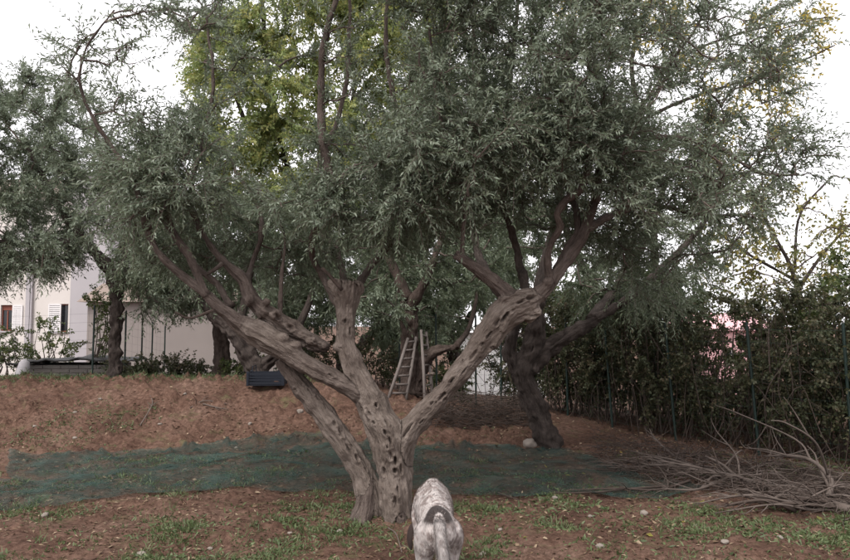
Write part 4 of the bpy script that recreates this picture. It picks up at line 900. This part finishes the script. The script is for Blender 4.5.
# ------------------------------------------------------------------ ground cover: weeds, grass, leaf litter, clods
def scatter(rg, n, x0, x1, y0, y1, dens):
    out = []
    while sum(map(len, out)) < n:
        q = rg.uniform((x0, y0), (x1, y1), (n * 2, 2)); k = dens(q[:, 0], q[:, 1]); out.append(q[rg.uniform(size=len(q)) < k])
    return np.concatenate(out)[:n]
def blades(rg, P0, dirs, L, W, bend=.4):
    """curved blade: 3 stations, two quads"""
    dn = np.array([0, 0, -1.]); wd = nrm(np.cross(dirs, rg.normal(size=dirs.shape))); L = L[:, None]; W = W[:, None]
    m = P0 + dirs * L * .55 + dn * L * bend * .15; t = P0 + dirs * L + dn * L * bend * .55
    V = np.stack([P0 - wd * W * .35, P0 + wd * W * .35, m + wd * W * .5, m - wd * W * .5, t + wd * W * .08, t - wd * W * .08], 1).reshape(-1, 3)
    b = (np.arange(len(P0)) * 6)[:, None]; q = np.concatenate([b + np.array([[0, 1, 2, 3]]), b + np.array([[3, 2, 4, 5]])], 1).reshape(-1, 4); return V, q
def weeds(name, n, dens, x0, x1, y0, y1, hh, ww, nb, seed, label, mat='weed', spreadv=.9, up=.8, patch=.1):
    rg = np.random.default_rng(seed); c = scatter(rg, n, x0, x1, y0, y1, dens)
    k = rg.integers(nb[0], nb[1], n); ci = np.repeat(np.arange(n), k); sz = rg.uniform(.5, 1.3, n)[ci]
    p = c[ci] + rg.normal(0, patch, (len(ci), 2)) * sz[:, None]; P0 = np.stack([p[:, 0], p[:, 1], ground_z(p[:, 0], p[:, 1]) - .003], 1)
    d = rg.normal(0, spreadv, (len(ci), 3)); d[:, 2] = np.abs(rg.normal(up, .3, len(ci))) ; d = nrm(d)
    V, q = blades(rg, P0, d, rg.uniform(.4, 1, len(ci)) * hh * sz, ww * rg.uniform(.5, 1.2, len(ci)))
    tone = np.clip(np.repeat(rg.uniform(0, 1, n)[ci] * .55 + rg.uniform(0, .45, len(ci)), 2), 0, 1)
    return tag(link(name, mesh_np(name, V, q, M[mat], False, {'tone': tone})), label, 'grass', None, 'stuff')
def nz(x, y, s, seed): return fbm(np.stack([x * s, y * s, x * 0 + 1.3], -1), 3, seed)
def d_near(x, y):
    k = (.08 + sstep(-.1, .6, nz(x, y, 2.1, 33))) * (sstep(6.6, 5.9, y) + .35) * (1 - .55 * sstep(.2, 1.2, x) * sstep(2.6, 1.4, x)) ; return np.clip(k, 0, 1) * (y < 9.2)
weeds('weeds', 2500, d_near, -5, 5.2, 3.2, 8.9, .055, .014, (8, 26), 601, 'patchy low green weeds on the reddish soil', patch=.075)
weeds('grass_tufts', 1100, d_near, -5, 5.2, 3.2, 8.6, .10, .006, (10, 26), 602, 'thin grass tufts growing among the weeds', spreadv=.6, up=1, patch=.04)
def d_right(x, y): return np.clip(sstep(-.1, .5, nz(x, y, 1.6, 35)), 0, 1) * (x > 1.0)
weeds('weeds', 250, d_right, 1.0, 5.5, 4.6, 7.8, .065, .015, (8, 26), 604, 'green weeds at the edge of the net and the dead branches', patch=.08)
def d_ridge(x, y): return np.clip(sstep(11.3, 11.8, y + .25 * nz(x, y, 2, 41)) * sstep(-1.0, -2.2, x), 0, 1)
weeds('grass_tufts', 1500, d_ridge, -9.5, -1, 11, 14.5, .10, .009, (12, 26), 603, 'strip of green grass along the top of the bank', spreadv=.5, up=1, patch=.08)
def d_bank(x, y): return np.clip(sstep(.2, .8, nz(x, y, 1.2, 51)), 0, 1)
weeds('weeds', 260, d_bank, -7, 1, 8.8, 11.2, .05, .014, (8, 20), 605, 'few small weeds on the bare bank', patch=.07)
# fallen leaves
def litter(name, n, dens, x0, x1, y0, y1, ll, lw, seed, label, mat='dryleaf'):
    rg = np.random.default_rng(seed); c = scatter(rg, n, x0, x1, y0, y1, dens); P0 = np.stack([c[:, 0], c[:, 1], ground_z(c[:, 0], c[:, 1]) + .004], 1)
    d = rg.normal(size=(n, 3)); d[:, 2] *= .25; d = nrm(d); up = nrm(np.array([0, 0, 1.]) + rg.normal(0, .35, (n, 3))); wd = nrm(np.cross(d, up)); L = (ll * rg.uniform(.5, 1.3, n))[:, None]; W = (lw * rg.uniform(.5, 1.2, n))[:, None]
    b = P0 - d * L * .5; V = np.stack([b, P0 + wd * W * .5 + up * .006, P0 + d * L * .5 + up * .004, P0 - wd * W * .5 + up * .006], 1).reshape(-1, 3)
    tag(link(name, mesh_np(name, V, np.arange(len(V)).reshape(-1, 4), M[mat], False, {'tone': rg.uniform(0, 1, n) ** 1.6})), label, 'leaves', None, 'stuff')
one = lambda x, y: np.ones_like(x)
litter('leaf_litter', 16000, lambda x, y: np.clip(.35 + .6 * nz(x, y, 1, 61), 0, 1), -6, 6, 3.0, 10.5, .045, .014, 701, 'small dry olive leaves scattered over the soil')
litter('leaf_litter', 3200, lambda x, y: np.clip(.3 + .6 * nz(x, y, .8, 65), 0, 1), -6, 6, 3.0, 11.2, .055, .035, 702, 'broad dry leaves scattered over the soil')
litter('yellow_leaves', 90, lambda x, y: np.clip(.3 + .6 * nz(x, y, .8, 67), 0, 1), -1, 5.5, 3.3, 9, .06, .045, 703, 'few fallen yellow leaves on the soil', 'yellow')

# ------------------------------------------------------------------ the dog, seen from behind with its head down
def dog():
    rz = .05; hipx = (438 - CX) / F * 4.05; b = np.array([hipx, 4.05, 0]); b[2] = float(terrain(b[0], b[1])) + .004
    rt = empty('dog', b, 'white dog with brown speckles and dark rump patch, seen from behind sniffing the ground', 'dog', rz=rz)
    mb = MB(); sp = lambda L, st=.02: spline([q[:3] for q in L], [q[3] for q in L], st)
    p, r = sp([(0,-.10,.42,.065), (0,-.06,.435,.092), (0,.03,.445,.105), (0,.16,.452,.105), (0,.30,.455,.117), (0,.44,.46,.128), (0,.55,.468,.12), (0,.63,.455,.09)])
    k = np.linspace(0, 1, len(p)); mb.tube(p, r, 20, True, np.stack([.95 + 0 * k, 1.08 + .12 * np.sin(k * math.pi)], 1))
    p, r = sp([(0,.14,.545,.035), (0,.3,.57,.04), (0,.46,.582,.05), (0,.56,.565,.05)]); mb.tube(p, r, 12)       # spine and withers
    hx_ = .03
    p, r = sp([(-.005,.58,.47,.095), (-.02,.68,.42,.078), (-.04,.76,.33,.066), (-.07+hx_,.81,.26,.064)]); mb.tube(p, r, 14)      # neck
    p, r = sp([(-.07+hx_,.79,.28,.05), (-.075+hx_,.83,.235,.07), (-.08+hx_,.87,.18,.064), (-.085+hx_,.91,.125,.044), (-.088+hx_,.95,.075,.037), (-.09+hx_,.965,.05,.03)], .015); mb.tube(p, r, 14)   # head, muzzle
    for s in (-1, 1):
        o = .012 if s > 0 else 0; f = .06 if s > 0 else 0
        p, r = sp([(s*.05,.01,.45,.075), (s*(.068+o),.03+f,.38,.074), (s*(.076+o),.06+f,.31,.057), (s*(.078+o),.045+f,.245,.04), (s*(.076+o),-.035+f,.175,.025), (s*(.075+o),-.06+f,.135,.021), (s*(.074+o),-.05+f,.07,.019), (s*(.074+o),-.035+f,.028,.023), (s*(.074+o),.02+f,.02,.021)]); mb.tube(p, r, 12)
        p, r = sp([(s*.065,.54,.46,.065), (s*.08,.53,.38,.056), (s*.083,.48,.29,.038), (s*.08,.49,.2,.028), (s*.078,.51,.12,.023), (s*.076,.51,.05,.021), (s*.076,.54,.024,.025), (s*.076,.575,.02,.02)]); mb.tube(p, r, 12)
        for tx in (-.014, 0, .014):
            mb.tube([(s*(.074+o)+tx,.0+f,.018), (s*(.074+o)+tx*1.3,.04+f,.014)], [.012, .009], 6); mb.tube([(s*.076+tx,.555,.018), (s*.076+tx*1.3,.6,.014)], [.012, .009], 6)
    me = remesh(mb, .011, 5); me.name = 'body'; V, N = get_vn(me); V = V + N * (.004 * fbm(V * 16, 2, 4))[:, None]
    me.vertices.foreach_set('co', V.astype(np.float32).ravel())
    def coat(V):
        tick = fbm(V * 42, 3, 71); big = fbm(V * 9, 2, 77); w = np.array([.44, .395, .375]); c = w * (1 + .2 * big)[:, None]
        c = c * (1 + .22 * fbm(V * 95, 2, 91))[:, None]; t = sstep(-.05, .65, tick + .6 * big + .35 * sstep(.0, .3, V[:, 1]))[:, None] * .72; c = c * (1 - t) + np.array([.15, .105, .09]) * t
        e = np.sqrt(((V[:, 0] + .004) / .078) ** 2 + ((V[:, 1] + .02) / .085) ** 2) + .12 * fbm(V * 15, 2, 80)      # the dark patch over the rump
        q = (sstep(1.1, .92, e) * sstep(.485, .505, V[:, 2] + .012 * fbm(V * 20, 2, 81)) * sstep(.75, 1.0, np.sqrt((V[:, 0] / .035) ** 2 + ((V[:, 1] + .11) / .085) ** 2)))[:, None]
        head = (sstep(.74, .80, V[:, 1]) * sstep(.0, .03, np.abs(V[:, 0] + .045)) * sstep(.14, .2, V[:, 2]))[:, None]
        q = np.maximum(q, head); return c * (1 - q) + np.array([.024, .014, .011]) * q
    m, nt, b_ = new_mat('dog_coat'); at = nt.nodes.new('ShaderNodeAttribute'); at.attribute_name = 'coat'; nt.links.new(at.outputs['Color'], b_.inputs['Base Color']); b_.inputs['Roughness'].default_value = .8; b_.inputs['Sheen Weight'].default_value = .15
    a = me.attributes.new('coat', 'FLOAT_VECTOR', 'POINT'); a.data.foreach_set('vector', coat(V).astype(np.float32).ravel()); me.materials.clear(); me.materials.append(m); me.polygons.foreach_set('use_smooth', np.ones(len(me.polygons), bool)); me.update(); link('body', me, rt)
    # tail
    tm = MB(); p, r = sp([(0,-.05,.505,.034), (0,-.11,.497,.029), (.002,-.145,.465,.025), (.008,-.165,.41,.028), (.022,-.17,.33,.029), (.04,-.155,.24,.02), (.052,-.145,.17,.006)]); tm.tube(p, r, 12); tm.tube([(0,-.02,.49), (0,-.09,.488)], [.05, .034], 12)
    t = remesh(tm, .008, 4); t.name = 'tail'; TV, TN = get_vn(t); tc_ = coat(TV + np.array([0, -.3, 0])); tc_ = tc_ * .8 + np.array([.5, .46, .44]) * .2
    a = t.attributes.new('coat', 'FLOAT_VECTOR', 'POINT'); a.data.foreach_set('vector', tc_.astype(np.float32).ravel()); t.materials.clear(); t.materials.append(m); t.polygons.foreach_set('use_smooth', np.ones(len(t.polygons), bool)); t.update(); link('tail', t, rt)
    # ears, eyes, nose
    em = noisy('dark_ear', [(.02,.013,.011), (.04,.026,.022)], 30, bump=.3); 
    for s in (-1, 1):
        e = MB(); c = np.array([-.045 + s * .058, .80, .27]); p = np.array([c, c + [s*.022, -.01, -.03], c + [s*.034, -.012, -.09], c + [s*.032, -.005, -.15], c + [s*.028, .0, -.175]]); pp, rr = spline(p, [.022, .034, .042, .034, .012], .012); e.tube(pp, rr, 12, True, np.tile([[1.0, .22] if abs(frames(pp)[1][2][0]) < .6 else [.22, 1.0]], (len(pp), 1))); e.build('ear', em, rt, True)
        ee = MB(); c = np.array([-.05 + s * .047, .865, .215]); ee.tube([c + [0, 0, -.009], c + [0, 0, -.005], c, c + [0, 0, .005], c + [0, 0, .009]], [.002, .008, .01, .008, .002], 8); ee.build('eye', M['glass'], rt, True)
    nb = MB(); nb.tube([(-.06,.955,.06), (-.06,.975,.05), (-.06,.99,.043), (-.06,.995,.04)], [.018, .022, .018, .006], 10); nb.build('nose', em, rt, True)
    # short coat
    rg = np.random.default_rng(8); hv, hq, hc = [], [], []; o = 0
    for VV, NN, n, L0, cf in ((V, N, 50000, .014, coat), (TV, TN, 9000, .034, None)):
        i = rg.integers(len(VV), size=n); p = VV[i] + rg.normal(0, .004, (n, 3)) * 1.0; nn = NN[i]; p = VV[i] + (p - VV[i]) - nn * ((p - VV[i]) * nn).sum(1, keepdims=True) - nn * .001
        flow = np.array([0, -.75, -.65]); d = nrm(flow - nn * (flow @ nn.T)[:, None] * .9 + nn * .32 + rg.normal(0, .16, (n, 3))); wd = nrm(np.cross(d, nn)); L = (L0 * rg.uniform(.6, 1.2, n))[:, None]
        hv.append(np.stack([p - wd * .0016, p + wd * .0016, p + d * L], 1).reshape(-1, 3)); hq.append(np.arange(n * 3).reshape(-1, 3) + o); o += n * 3
        cc = coat(p) if cf else coat(p + np.array([0, -.3, 0])) * .9 + .05; hc.append(np.repeat(cc * rg.uniform(.8, 1.15, (n, 1)), 3, 0))
    h = link('fur', mesh_np('fur', np.concatenate(hv), np.concatenate(hq), m, False, None, {'coat': np.concatenate(hc)}), rt); h['kind'] = 'stuff'
dog()
